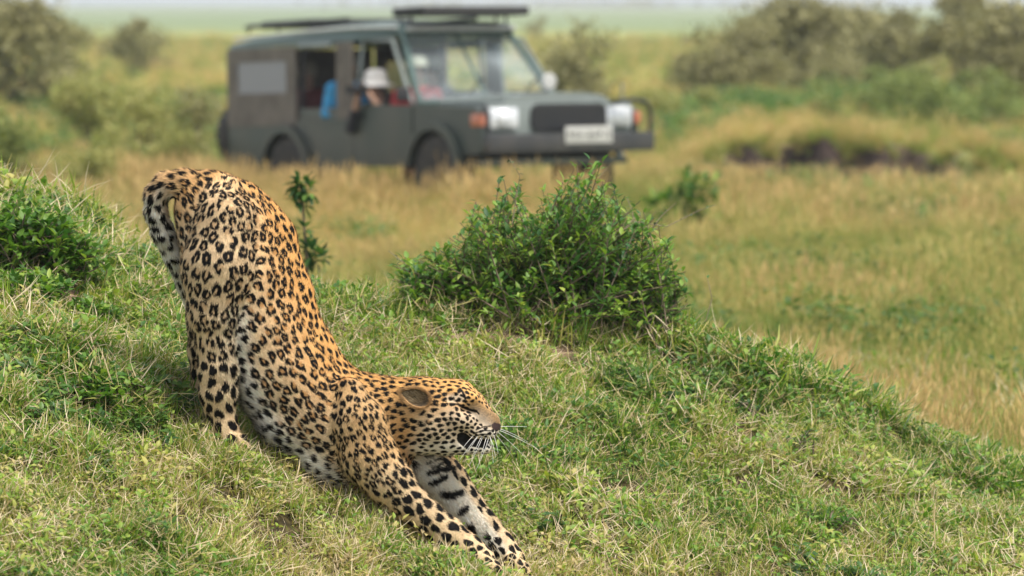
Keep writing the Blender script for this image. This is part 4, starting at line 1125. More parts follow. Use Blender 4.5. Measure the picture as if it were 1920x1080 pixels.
# wheels
def wheel(a, y, z=.40, flat=False, name='wheel'):
    w = bpy.data.objects.new(name, None); COL.objects.link(w); w.parent = car
    w.location = (ax(a), y, z) if not flat else a
    if flat: w.rotation_euler = (0, 0, math.pi / 2)
    bm = bmesh.new(); lathe(bm, [(.22, -.10), (.33, -.12), (.385, -.105), (.40, -.07), (.40, .07), (.385, .105), (.33, .12), (.22, .10)], 36)
    for k in range(28):
        an = k / 28 * 6.283
        t = bmesh.new(); bmesh.ops.create_cube(t, size=1)
        for v in t.verts:
            q = Vector((v.co.x * .045, v.co.y * .2, .40 + v.co.z * .02)); v.co = Matrix.Rotation(an, 3, 'Y') @ q
        me = bpy.data.meshes.new('t'); t.to_mesh(me); t.free(); bm.from_mesh(me); bpy.data.meshes.remove(me)
    ob('tyre', bm, m_rubber, w)
    bm = bmesh.new(); lathe(bm, [(.0, -.03), (.06, -.07), (.07, -.04), (.15, -.02), (.20, -.05), (.225, -.10), (.225, .10), (.2, .05), (.15, .0), (0, .0)], 28); ob('rim', bm, m_rim, w)
    return w
for a in (.85, 3.83):
    for y in (-.80, .80): wheel(a, y)
wheel(Vector((ax(5.28), -.5, .83)), 0, 0, True, 'spare_wheel')
# cab: pillars, windscreen frame, doors
bm = bmesh.new()
for s in (-1, 1):
    tubes(bm, [(ax(1.30), s * .80, 1.10), (ax(1.93), s * .62, 1.85)], .035, 6)
tubes(bm, [(ax(1.30), -.80, 1.13), (ax(1.30), .80, 1.13)], .03, 6); tubes(bm, [(ax(1.93), -.62, 1.83), (ax(1.93), .62, 1.83)], .035, 6)
tubes(bm, [(ax(1.31), 0, 1.13), (ax(1.92), 0, 1.82)], .018, 6)
wf = ob('windscreen_frame', bm, m_roof, car)
bm = bmesh.new()
v = [bm.verts.new(p) for p in ((ax(1.31), -.78, 1.14), (ax(1.31), .78, 1.14), (ax(1.92), .61, 1.82), (ax(1.92), -.61, 1.82))]; bm.faces.new(v)
bmesh.ops.solidify(bm, geom=bm.faces[:], thickness=.006)
ob('windscreen', bm, m_glass, wf, 0)
for s in (-.3, .35):
    bm = bmesh.new(); tubes(bm, [(ax(1.27), s, 1.15), (ax(1.50), s + .36, 1.38)], .008, 5); ob('wiper', bm, m_blackp, wf)
for s in (-1, 1):
    y0, y1 = sorted((s * .905, s * .86))
    bm = bmesh.new(); prism(bm, [(ax(1.28), .50), (ax(2.44), .50), (ax(2.44), 1.13), (ax(1.28), 1.10)], 'y', y0, y1, .008)
    dr = ob('front_door', bm, m_green, car)
    bm = bmesh.new(); tubes(bm, [(ax(1.34), s * .86, 1.10), (ax(1.88), s * .76, 1.76), (ax(2.40), s * .80, 1.76), (ax(2.40), s * .87, 1.12)], .022, 6); ob('door_frame', bm, m_greyp, dr)
    bm = bmesh.new(); bbox(bm, ax(2.36), ax(2.22), min(s * .905, s * .93), max(s * .905, s * .93), .98, 1.02, .004); ob('handle', bm, m_blackp, dr)
    # canvas: pillar, low panels, rear panel with clear window
    bm = bmesh.new(); prism(bm, [(ax(2.47), .99), (ax(2.78), .99), (ax(2.78), 1.76), (ax(2.47), 1.76)], 'y', *sorted((s * .90, s * .87))); ob('canvas_pillar', bm, m_canvas, car)
    bm = bmesh.new(); y0, y1 = sorted((s * .89, s * .86))
    bbox(bm, ax(3.58), ax(2.78), y0, y1, .99, 1.10); ob('low_side_panel', bm, m_green, car)
    bm = bmesh.new(); y0, y1 = sorted((s * .915, s * .89))
    x0, x1, z0, z1 = ax(5.08), ax(3.60), .93, 1.74; wx0, wx1, wz0, wz1 = ax(4.86), ax(3.80), 1.27, 1.60
    for q in ((x0, wx0, z0, z1), (wx1, x1, z0, z1), (wx0, wx1, z0, wz0), (wx0, wx1, wz1, z1)): bbox(bm, q[0], q[1], y0, y1, q[2], q[3])
    cv = ob('canvas_side', bm, m_canvas, car, 0)
    bm = bmesh.new(); yb_ = (y0 + y1) / 2; bbox(bm, wx0 - .01, wx1 + .01, yb_ - .002, yb_ + .002, wz0 - .01, wz1 + .01); ob('clear_window', bm, m_vinyl, cv, 0)
    for a in (2.80, 3.56): bm = bmesh.new(); tubes(bm, [(ax(a), s * .87, 1.0), (ax(a), s * .82, 1.78)], .022, 6); ob('side_post', bm, m_blackp, car)
    bm = bmesh.new(); tubes(bm, [(ax(2.85), s * .90, 1.735), (ax(3.52), s * .90, 1.735)], .035, 8); ob('rolled_blind', bm, m_greyp, car)
bm = bmesh.new(); bbox(bm, ax(5.10), ax(5.07), -.86, .86, .98, 1.74); ob('tailgate', bm, m_canvas, car)
# roof: moulded shell
bm = bmesh.new()
st = [(1.82, 1.83, 1.90, .62), (1.92, 1.81, 1.94, .68), (2.5, 1.765, 1.955, .86), (3.4, 1.75, 1.93, .89), (4.6, 1.74, 1.87, .90), (5.05, 1.74, 1.83, .88), (5.14, 1.74, 1.78, .84)]
rings = []
for a, z0, z1, hw2 in st:
    r = [bm.verts.new((ax(a), y * hw2, z)) for y, z in ((-1, z0), (-1.0, z0 + (z1 - z0) * .55), (-.93, z1 - .02), (-.6, z1), (0, z1 + .012), (.6, z1), (.93, z1 - .02), (1.0, z0 + (z1 - z0) * .55), (1, z0), (.9, z0 + .02), (0, z0 + .04), (-.9, z0 + .02))]
    rings.append(r)
for r0, r1 in zip(rings[:-1], rings[1:]):
    for q in range(12): bm.faces.new((r0[q], r0[(q + 1) % 12], r1[(q + 1) % 12], r1[q]))
bm.faces.new(rings[0]); bm.faces.new(rings[-1][::-1])
rf = ob('roof', bm, m_roof, car, 50)
bm = bmesh.new()
for s in (-1, 1): tubes(bm, [(ax(1.9), s * .69, 1.885), (ax(2.5), s * .875, 1.895), (ax(3.4), s * .905, 1.885), (ax(4.9), s * .91, 1.85)], .016, 6)
tubes(bm, [(ax(1.81), -.63, 1.87), (ax(1.81), .63, 1.87)], .028, 6)
ob('rain_gutter', bm, m_white, rf)  # white colour stands in for sky light catching the gutter edge
bm = bmesh.new()
for s in (-1, 1):
    tubes(bm, [(ax(2.75), s * .76, 2.0), (ax(4.9), s * .78, 1.97)], .016, 6)
    for a in (2.8, 3.5, 4.2, 4.85): tubes(bm, [(ax(a), s * .77, 1.90), (ax(a), s * .77, 2.0)], .012, 6)
for a in (3.6, 4.2, 4.85): tubes(bm, [(ax(a), -.74, 1.995), (ax(a), .74, 1.995)], .014, 6)
rk = ob('roof_rack', bm, m_blackp, car)
bm = bmesh.new(); bbox(bm, ax(4.86), ax(3.75), -.62, .62, 1.95, 2.03, .02); ob('folded_rear_hatch', bm, m_blackp, car)
bm = bmesh.new(); bbox(bm, ax(2.12), ax(1.50), -.62, .62, 1.99, 2.08, .02); rh = ob('raised_roof_hatch', bm, m_dark, car)
for a in (1.86, 2.05):
    for s in (-.56, .56): bm = bmesh.new(); tubes(bm, [(ax(a), s, 1.90), (ax(a), s, 2.0)], .014, 6); ob('hatch_strut', bm, m_blackp, rh)
# interior
bm = bmesh.new(); bbox(bm, ax(1.5), ax(1.32), -.8, .8, .95, 1.12, .02); ob('dashboard', bm, m_dark, car)
bm = bmesh.new(); tubes(bm, [(ax(1.62) + .03 * math.sin(t), -.42 + .19 * math.cos(t), 1.10 + .19 * math.sin(t)) for t in np.linspace(0, 6.2, 20)], .012, 6); ob('steering_wheel', bm, m_blackp, car)
for a, yy in ((2.05, -.42), (2.05, .42), (3.1, -.45), (3.1, .45), (4.1, -.45), (4.1, .45)):
    bm = bmesh.new(); bbox(bm, ax(a + .25), ax(a - .25), yy - .24, yy + .24, .60, .74, .03)
    prism(bm, [(ax(a + .20), .72), (ax(a + .32), 1.25), (ax(a + .24), 1.25), (ax(a + .10), .72)], 'y', yy - .23, yy + .23, .02)
    ob('seat', bm, m_seat, car)
bm = bmesh.new(); lathe(bm, [(0, -.012), (.075, -.01), (.085, 0), (.075, .012), (0, .014)], 20, 'x', (ax(1.22), .66, 1.32)); tubes(bm, [(ax(1.24), .66, 1.10), (ax(1.23), .66, 1.30)], .01, 6); ob('mirror', bm, m_white, car)
bm = bmesh.new(); bbox(bm, ax(1.30), ax(1.25), -1.08, -.94, 1.14, 1.28, .02); tubes(bm, [(ax(1.30), -.88, 1.12), (ax(1.28), -1.0, 1.18)], .01, 6); ob('mirror', bm, m_blackp, car)
bm = bmesh.new(); tubes(bm, [(ax(-.16), .62, 1.1), (ax(-.17), .61, 1.27)], .012, 6); ob('aerial', bm, m_greyp, bu)
CARM = car.matrix_basis.copy(); bpy.context.view_layer.update(); CARM = car.matrix_world.copy()

# ------------------------------------------------------------------ people in the vehicle
def person(label, loc, yaw, lean, shirt, hat=None, hatcol=(.8, .8, .78), arms='lap', skin=(.36, .20, .12), hair=(.03, .02, .015), group=None):
    """seated figure; local frame: x forward, seat top at z=0"""
    p = empty('person', (0, 0, 0)); p.matrix_world = CARM @ Matrix.Translation(loc) @ Matrix.Rotation(yaw, 4, 'Z')
    tag(p, label, 'person', group)
    L_ = math.sin(lean)
    hipz, sh = .10, .52
    def bodyfield(g, parts):
        F_ = Field((-.35, -.45, -.25), (.85, .75, .98), .014)
        S0 = S = lambda x, y, z: np.array((x, y, z), np.float32)
        sx = L_ * sh
        if 'torso' in parts:
            F_.add(S(0, 0, hipz), S(sx * .5, 0, hipz + .25), .125 + g, .12 + g, 1.25, .04)
            F_.add(S(sx * .5, 0, hipz + .25), S(sx, 0, sh - .08), .12 + g, .125 + g, 1.35, .04)
            F_.add(S(sx, -.15, sh - .02), S(sx, .15, sh - .02), .06 + g, .06 + g, 1, .04)
        if 'neck' in parts:
            F_.add(S(sx, 0, sh), S(sx + .03 + L_ * .05, 0, sh + .12), .052, .050, 1, .03)
        hx = sx + .05 + L_ * .1; hz = sh + .21
        if 'head' in parts:
            F_.add(S(hx - .01, 0, hz + .03), S(hx + .01, 0, hz - .02), .098, .085, .82, .02)
            F_.add(S(hx + .03, 0, hz - .05), S(hx + .055, 0, hz - .09), .05, .035, 1, .02)
            F_.add(S(hx + .088, 0, hz + .0), S(hx + .108, 0, hz - .03), .012, .017, 1, .01)   # nose
            F_.add(S(hx + .085, -.02, hz - .062), S(hx + .085, .02, hz - .062), .011, .011, 1, .008)  # lips
            for s in (-1, 1):
                F_.add(S(hx, s * .085, hz + .01), S(hx - .008, s * .088, hz - .03), .016, .012, .6, .008)
                F_.add(S(hx + .088, s * .033, hz + .018), S(hx + .09, s * .034, hz + .018), .014, .014, 1, .01, sub=True)
        for s in (-1, 1):
            S = S0
            if arms == 'camera': el = S(sx + .16, s * .26, sh - .20); wr = S(hx + .20, s * .07, hz - .08)
            else: el = S(sx - .0, s * .24, sh - .28); wr = S(sx + .24, s * .14, sh - .32)
            sp = S(sx, s * .185, sh - .03)
            if 'arm' in parts:
                F_.add(sp, el, .055 + g, .045 + g, 1, .03); F_.add(el, el + (wr - el) * (.5 if g > 0 else 1), .043 + g, (.034 if g > 0 else .028) + g, 1, .02)
            if 'hand' in parts:
                dd = (wr - el) / np.linalg.norm(wr - el); F_.add(wr, wr + dd * .06, .026, .030, .7, .012)
                for j in range(4):
                    b0 = wr + dd * .075 + S(0, 0, .026 - .017 * j); F_.add(b0, b0 + dd * .035 + S(0, -s * .012, 0), .009, .008, 1, .004); F_.add(b0 + dd * .035 + S(0, -s * .012, 0), b0 + dd * .04 + S(0, -s * .04, 0), .008, .007, 1, .004)
                b0 = wr + dd * .03; F_.add(b0, b0 + S(0, -s * .035, .03), .011, .009, 1, .006)
            def S(x, y, z): return np.array((x * math.cos(yaw) + y * math.sin(yaw), -x * math.sin(yaw) + y * math.cos(yaw), z), np.float32)
            if 'leg' in parts:
                F_.add(S(.02, s * .09, .05), S(.46, s * .12, .07), .085 + g, .062 + g, 1, .03); F_.add(S(.46, s * .12, .07), S(.58, s * .12, -.08), .06 + g, .042 + g, 1, .03)
            if 'foot' in parts:
                F_.add(S(.58, s * .12, -.08), S(.59, s * .12, -.12), .045, .045, 1, .02); F_.add(S(.58, s * .12, -.125), S(.72, s * .12, -.135), .042, .035, 1.1, .02)
        V, Q = F_.surface(); return mesh_np('m', F_.relax(V, Q, 2), Q), hx, hz
    me, hx, hz = bodyfield(0, ('torso', 'neck', 'head', 'arm', 'hand', 'leg', 'foot'))
    ms = plain('skin', skin, .5, noise=.1); body = link('body', me, ms, p)
    me, _, _ = bodyfield(.012, ('torso', 'arm')); link('shirt', me, plain('shirt_cloth', shirt, .85, noise=.35, scale=9, bump=.3), p)
    me, _, _ = bodyfield(.010, ('leg',)); link('trousers', me, plain('trouser_cloth', (.12, .11, .08), .85), p)
    bm = bmesh.new(); lathe(bm, [(.0, .128), (.05, .120), (.088, .085), (.105, .03), (.104, -.02), (.09, -.05)], 20, 'z', (hx - .018, 0, hz + .01)); ob('hair', bm, plain('hair', hair, .6), p)
    if hat == 'sunhat':
        bm = bmesh.new(); lathe(bm, [(0, .165), (.06, .162), (.105, .135), (.122, .06), (.125, .03), (.19, -.005), (.192, -.012), (.12, .015), (.0, .02)], 28, 'z', (hx - .01, 0, hz + .015)); ob('sun_hat', bm, plain('hat_cloth', hatcol, .8, noise=.1), p)
    if hat == 'cap':
        bm = bmesh.new(); lathe(bm, [(0, .145), (.06, .138), (.10, .105), (.118, .05), (.118, .03), (0, .03)], 24, 'z', (hx - .01, 0, hz + .01))
        prism(bm, [(hx + .07, -.075), (hx + .17, -.06), (hx + .20, 0), (hx + .17, .06), (hx + .07, .075)], 'z', hz + .042, hz + .05); ob('cap', bm, plain('cap_cloth', hatcol, .8, noise=.1), p)
    for s in (-1, 1):
        bm = bmesh.new(); bmesh.ops.create_icosphere(bm, subdivisions=2, radius=.0125)
        for v in bm.verts: v.co += Vector((hx + .079, s * .033, hz + .018))
        e_ = ob('eye', bm, m_white, p, 60)
    return p, hx, hz
pa = person('person in a white sun hat at the front side window holding up a camera', (ax(2.33), -.53, .57), math.radians(-66), .34, (.035, .035, .045), 'sunhat', (.68, .65, .62), 'camera', (.50, .30, .21))
person('person in a cream cap and red jacket behind the one in the white hat', (ax(1.86), -.50, .72), math.radians(-30), .05, (.42, .02, .025), 'cap', (.62, .60, .50), 'lap', (.30, .16, .10))
person('person in a bright blue shirt seated behind the open middle window', (ax(3.02), -.62, .80), math.radians(-15), .05, (.06, .36, .68), None, (.5, .5, .5), 'lap', (.33, .22, .16), hair=(.20, .19, .17))
person('person in a grey shirt on the far middle seat, turned towards the open window', (ax(3.02), .40, .74), math.radians(-60), .05, (.22, .22, .24), 'cap', (.34, .36, .32), 'lap', (.45, .28, .2))
person('person in a maroon shirt seated behind the clear window of the rear canvas', (ax(4.15), -.45, .74), math.radians(-40), .05, (.22, .05, .055), None, (.5, .5, .5), 'lap', (.42, .26, .19), hair=(.28, .25, .2))
# camera held by the first person
pm = pa[0]; hx, hz = pa[1], pa[2]
camr = empty('handheld_camera', (0, 0, 0)); camr.matrix_world = pm.matrix_world @ Matrix.Translation((hx + .235, 0, hz - .03))
tag(camr, 'black long lensed camera held up by the person in the white sun hat', 'camera')
bm = bmesh.new(); bbox(bm, -.04, .03, -.07, .07, -.045, .045, .01); bbox(bm, -.03, .02, -.03, .03, .04, .07, .008); ob('camera_body', bm, m_blackp, camr)
bm = bmesh.new(); lathe(bm, [(.0, .03), (.036, .03), (.038, .10), (.045, .12), (.047, .22), (.0, .215)], 20, 'x'); ob('lens', bm, m_blackp, camr)
# ------------------------------------------------------------------ shrubs and herbs
m_twig = plain('twig_bark', (.17, .125, .085), .85, noise=.4, scale=40)
m_twigpale = plain('twig_dry', (.34, .27, .18), .8, noise=.4, scale=40)
rg = np.random.RandomState(77)
def shrub(name, label, cat, base, nst, spread, env, ll, lw, mat, perstem=(14, 26), upleaf=.5, group=None, dead=0, nmain=7, up=1.0):
    """stems fan out from the base to tips drawn from env(); leaves clothe their outer part"""
    t = empty(name, base); tag(t, label, cat, group)
    fol = Blades(); tw = Blades(); main = []
    for k in range(nst):
        b0 = np.array((rg.normal(0, spread[0]), rg.normal(0, spread[1]), 0)); tip = np.array(env())
        b0 = np.clip(b0, (-1.6 * spread[0], -1.6 * spread[1], 0), (1.6 * spread[0], 1.6 * spread[1], 0)); fx_ = np.clip(b0[0], min(0, tip[0]) - .08, max(0, tip[0]) + .08); b0[0] = fx_
        gz = terrain(base[0] + b0[0], base[1] + b0[1]) - base[2]; b0[2] = gz - .01
        mid = b0 + (tip - b0) * .5 + np.array((rg.normal(0, .03), rg.normal(0, .03), rg.uniform(.0, .05))) * up
        pts = [b0 * (1 - q) ** 2 + 2 * mid * q * (1 - q) + tip * q * q for q in np.linspace(0, 1, 6)]
        ln = np.linalg.norm(tip - b0)
        (tw if k >= nmain else Blades()).tube(pts, .0035, .0012, .5, 4) if k >= nmain else main.append(pts)
        nl_ = rg.randint(*perstem)
        if k < dead: nl_ = rg.randint(2, 5)
        col0 = rg.beta(2, 2)
        for j in range(nl_):
            q = .25 + .75 * (j + rg.rand()) / nl_; p = pts[0] * (1 - q) ** 2 + 2 * mid * q * (1 - q) + tip * q * q
            az = rg.rand() * 6.283; el = rg.uniform(-.3, 1.1) * upleaf * 2
            d = np.array((math.cos(az) * math.cos(el), math.sin(az) * math.cos(el), math.sin(el))) + (tip - b0) / ln * .5
            fol.leaf(p + rg.normal(0, .004, 3), d, (0, 0, 1.), ll * rg.uniform(.6, 1.25), lw * rg.uniform(.7, 1.2), np.clip(col0 * .6 + rg.rand() * .5, 0, 1), rg.uniform(.1, .4))
    o = link('foliage', fol.mesh('foliage', mat), mat, t); tag(o, kind='stuff')
    if tw.n: o = link('twigs', tw.mesh('twigs', m_twig), m_twig, t); tag(o, kind='stuff')
    for pts in main:
        B = Blades(); B.tube(pts, .006, .002, .5, 5); link('stem', B.mesh('stem', m_twig), m_twig, t)
    return t
m_bush = leaf_material('bush_leaves', [(0, (.02, .07, .025)), (.25, (.05, .14, .035)), (.55, (.13, .25, .045)), (.8, (.24, .37, .06)), (1, (.40, .46, .10))], spread=1, tonew=0, trans=.35, rough=.5, rootw=0)
# the leafy bush behind the leopard: outline drawn at its own distance
BY = 13.85
outline = [(722, 500), (745, 470), (800, 478), (850, 415), (880, 372), (925, 362), (945, 300), (972, 310), (985, 385), (1020, 340), (1060, 330), (1085, 300), (1125, 290), (1140, 330), (1160, 350), (1200, 372), (1225, 405), (1260, 440), (1285, 500), (1310, 600)]
ox = [o[0] for o in outline]; oy = [o[1] for o in outline]
bc_ = P(1010, 612, BY); bc_[2] = float(terrain(bc_[0], bc_[1]))
def env_bush():
    X = rg.uniform(735, 1295) if rg.rand() < .8 else rg.normal(1080, 70)
    X = min(max(X, 735), 1295)
    top = np.interp(X, ox, oy); q = rg.beta(1.6, 1.0)
    Y = 622 - (622 - top) * q * rg.uniform(.85, 1.04)
    half = .42 * math.sqrt(max(0, 1 - ((X - 1010) / 320) ** 2)) + .05
    y = BY + rg.uniform(-1, 1) * half * math.sqrt(max(.05, 1 - q * .75))
    return P(X, Y, y) - bc_
shrub('leafy_bush', 'dense green leafy bush growing on the mound just behind the leopard', 'bush', bc_, 680, (.26, .18), env_bush, .033, .0155, m_bush, (18, 32), nmain=12)
def env_twig():
    X, Y = [(1340, 385), (1318, 400), (1270, 380), (1235, 372), (1255, 395), (1160, 310), (950, 296), (1128, 286), (730, 470)][rg.randint(9)]
    return P(X + rg.normal(0, 6), Y + rg.normal(0, 6), BY + rg.normal(0, .08)) - bc_
def twig(name_, pts, leaves, parent, r0=.0022, mat=None):
    B = Blades(); B.tube(pts, r0, .0008, .5, 4); o = link(name_, B.mesh(name_, mat or m_twigpale), mat or m_twigpale, parent)
    if leaves:
        F2 = Blades()
        for _ in range(leaves):
            q = rg.uniform(.35, 1); i_ = min(int(q * (len(pts) - 1)), len(pts) - 2); f = q * (len(pts) - 1) - i_; p = pts[i_] * (1 - f) + pts[i_ + 1] * f
            az = rg.rand() * 6.28; F2.leaf(p, (math.cos(az), math.sin(az) * .6, rg.uniform(-.2, .8)), (0, 0, 1.), rg.uniform(.014, .024), .009, rg.rand())
        l_ = link('twig_leaves', F2.mesh('twig_leaves', m_leafdark), m_leafdark, o); tag(l_, kind='stuff')
bush_t = bpy.data.objects['leafy_bush']
for path, n_ in (([(1150, 450), (1190, 415), (1250, 425), (1310, 395), (1342, 384)], 7), ([(1160, 440), (1200, 400), (1205, 430), (1230, 395)], 4), ([(1190, 425), (1185, 395), (1175, 370)], 4),
                 ([(1060, 420), (1100, 370), (1130, 325), (1145, 308)], 0), ([(1215, 440), (1240, 405), (1268, 380)], 3), ([(960, 420), (968, 370), (975, 330), (955, 296)], 9), ([(1320, 612), (1335, 560), (1326, 520)], 3),
                 ([(790, 520), (760, 495), (728, 470)], 5)):
    twig('twig', [P(X, Y, BY - .1) - bc_ for X, Y in path], n_, bush_t)
# leafy herbs on the mound at the left edge
def herb(label, X, Y, d, wpx, hpx, n_, ll=.03, lw=.015, mat=None, group=None, per=(8, 16), name='leafy_weed', cat='plant', stalk=None):
    b0 = P(X, Y, d); b0[2] = float(terrain(b0[0], b0[1])); w = wpx * d / FPX / 2; h = hpx * d / FPX
    def env():
        a = rg.rand() * 6.28; q = math.sqrt(rg.rand()); return np.array((w * q * math.cos(a), w * q * math.sin(a) * .7, h * rg.uniform(.45, 1.0) * (1 - .45 * q * q)))
    return shrub(name, label, cat, b0, n_, (w * .45, w * .3), env, ll, lw, mat or m_weed, per, group=group, nmain=3)
herb('large bright leafy weed clump on the crest at the left edge of the picture', 25, 440, 12.9, 260, 130, 220, .040, .020)
herb('leafy weed clump right of the left edge clump, sloping down to the bare soil', 118, 460, 12.9, 140, 95, 95, .034, .017)
herb('bright leafy weed clump low on the left edge under the crest', 45, 560, 12.5, 200, 70, 90, .034, .018)
herb('leafy weed clump beside the bare soil on the left slope', 165, 585, 12.6, 120, 55, 50, .030, .016)
herb('bright green leafy plant growing into the front left of the bush', 860, 600, 13.75, 250, 125, 110, .032, .017)
herb('yellow green leafy plant at the front foot of the bush', 985, 606, 13.7, 160, 90, 60, .030, .016)
herb('grey green twiggy plant leaning out of the right foot of the bush', 1225, 604, 13.75, 150, 140, 60, .022, .008, m_leafdark)
herb('low weed clump on the crest between the left mound and the leopard tail', 232, 500, 13.3, 120, 45, 26, .024, .010)
herb('small weed growing at the crest beside the leopard rump', 318, 520, 13.45, 70, 45, 14, .022, .009)
herb('low dark weed patch on the slope below the left mound', 190, 800, 11.9, 230, 55, 46, .030, .018)
herb('sparse dark leaved weed standing on the right part of the ridge', 1500, 690, 13.1, 90, 62, 14, .020, .010, m_leafdark, per=(6, 12))
herb('little dark weed on the ridge nearest to the bush foot', 1395, 668, 13.3, 70, 40, 12, .020, .010, m_leafdark, per=(6, 12))
herb('bright grassy weed clump low on the right ridge', 1560, 775, 12.7, 170, 45, 30, .040, .008)
herb('feathery grey green weed in the lower right corner of the turf', 1850, 990, 11.7, 130, 60, 30, .018, .006, m_leafdark)
herb('small dark weed in the turf left of the lower right corner weed', 1740, 950, 11.9, 90, 60, 18, .018, .006, m_leafdark)
# tall single blades
def long_blade(label, pts, w, mat, rnd, name='grass_blade', group=None):
    base = pts[0]; o = empty(name, base) if False else None
    B = Blades(); pts = [np.asarray(p) - base for p in pts]; k = len(pts); ws = [w * (.7, 1, .9, .7, .4, .1)[min(int(j * 5 / (k - 1)), 5)] for j in range(k)]
    B.ribbon(pts, ws, (.8, .5, .1), rnd); ob_ = link(name, B.mesh(name, mat), mat, None, loc=Vector(base)); tag(ob_, label, 'grass blade', group); return ob_
long_blade('broad bright green grass blade rising above the left mound', [P(X, Y, 12.7) for X, Y in ((30, 400), (38, 370), (48, 340), (62, 310))], .010, m_leaf, .95)
long_blade('upright pale dry stalk in the lower right turf', [P(X, Y, 11.5) for X, Y in ((1754, 1030), (1752, 990), (1753, 950), (1760, 910))], .004, m_straw, .5, 'dry_stalk')
long_blade('arched dry stalk at the right edge near the bottom', [P(X, Y, 11.5) for X, Y in ((1820, 1020), (1860, 1003), (1890, 985), (1919, 978))], .0035, m_straw, .6, 'dry_stalk')
long_blade('curved dry runner lying across the turf left of the leopard chest', [P(X, Y, 11.35) for X, Y in ((180, 935), (215, 900), (260, 888), (290, 865), (330, 858), (360, 870))], .005, m_straw, .6, 'dry_stalk')
long_blade('upright bleached stalk in the turf below centre right', [P(X, Y, 11.5) for X, Y in ((1413, 980), (1420, 950), (1418, 920), (1411, 895))], .0035, m_straw, .8, 'dry_stalk')
long_blade('arched pale runner under the leopard chest', [P(X, Y, 11.4) for X, Y in ((430, 920), (490, 900), (540, 905), (600, 890), (650, 880))], .004, m_straw, .7, 'dry_stalk')
# out of focus plants of the middle distance
def sprig(label, path, d, blobs, name='tall_weed', mat=None, cat='plant', leafl=.05):
    b0 = P(path[0][0], path[0][1], d); zt = float(terrain(b0[0], d)); b0[2] = zt
    t = empty(name, b0); tag(t, label, cat)
    pts = [b0 * 0] + [P(X, Y, d) - b0 for X, Y in path]
    B = Blades(); B.tube(pts, .010, .004, .5, 5); link('stem', B.mesh('stem', m_twig), m_twig, t)
    for (X, Y, r, n_) in blobs:
        c = P(X, Y, d) - b0; R = r * d / FPX; F2 = Blades()
        for _ in range(n_):
            v = rg.normal(0, 1, 3); v /= np.linalg.norm(v); p = c + v * R * rg.rand() ** .5
            F2.leaf(p, v + (0, 0, .3), (0, 0.1, 1.), leafl * rg.uniform(.7, 1.2), leafl * .45, rg.beta(2, 3))
        l_ = link('leaf_cluster', F2.mesh('leaf_cluster', mat or m_leafdark), mat or m_leafdark, t); tag(l_, kind='stuff')
sprig('slim dark green weed stem standing blurred right behind the leopard rump', [(578, 560), (574, 480), (570, 420), (566, 340)], 17.5, [(563, 345, 17, 45), (578, 358, 14, 30), (566, 385, 12, 22), (560, 375, 10, 14), (570, 430, 9, 12), (585, 475, 20, 45), (602, 483, 12, 25), (575, 465, 14, 20)])
sprig('low dark green blurred weed right of the leafy bush in the meadow', [(1285, 420), (1288, 390), (1290, 345)], 36, [(1290, 335, 16, 26), (1296, 352, 20, 36), (1322, 352, 18, 26), (1250, 385, 26, 50), (1285, 380, 26, 50), (1225, 390, 20, 26), (1340, 346, 12, 12), (1310, 385, 20, 30)], leafl=.10, mat=m_weed)

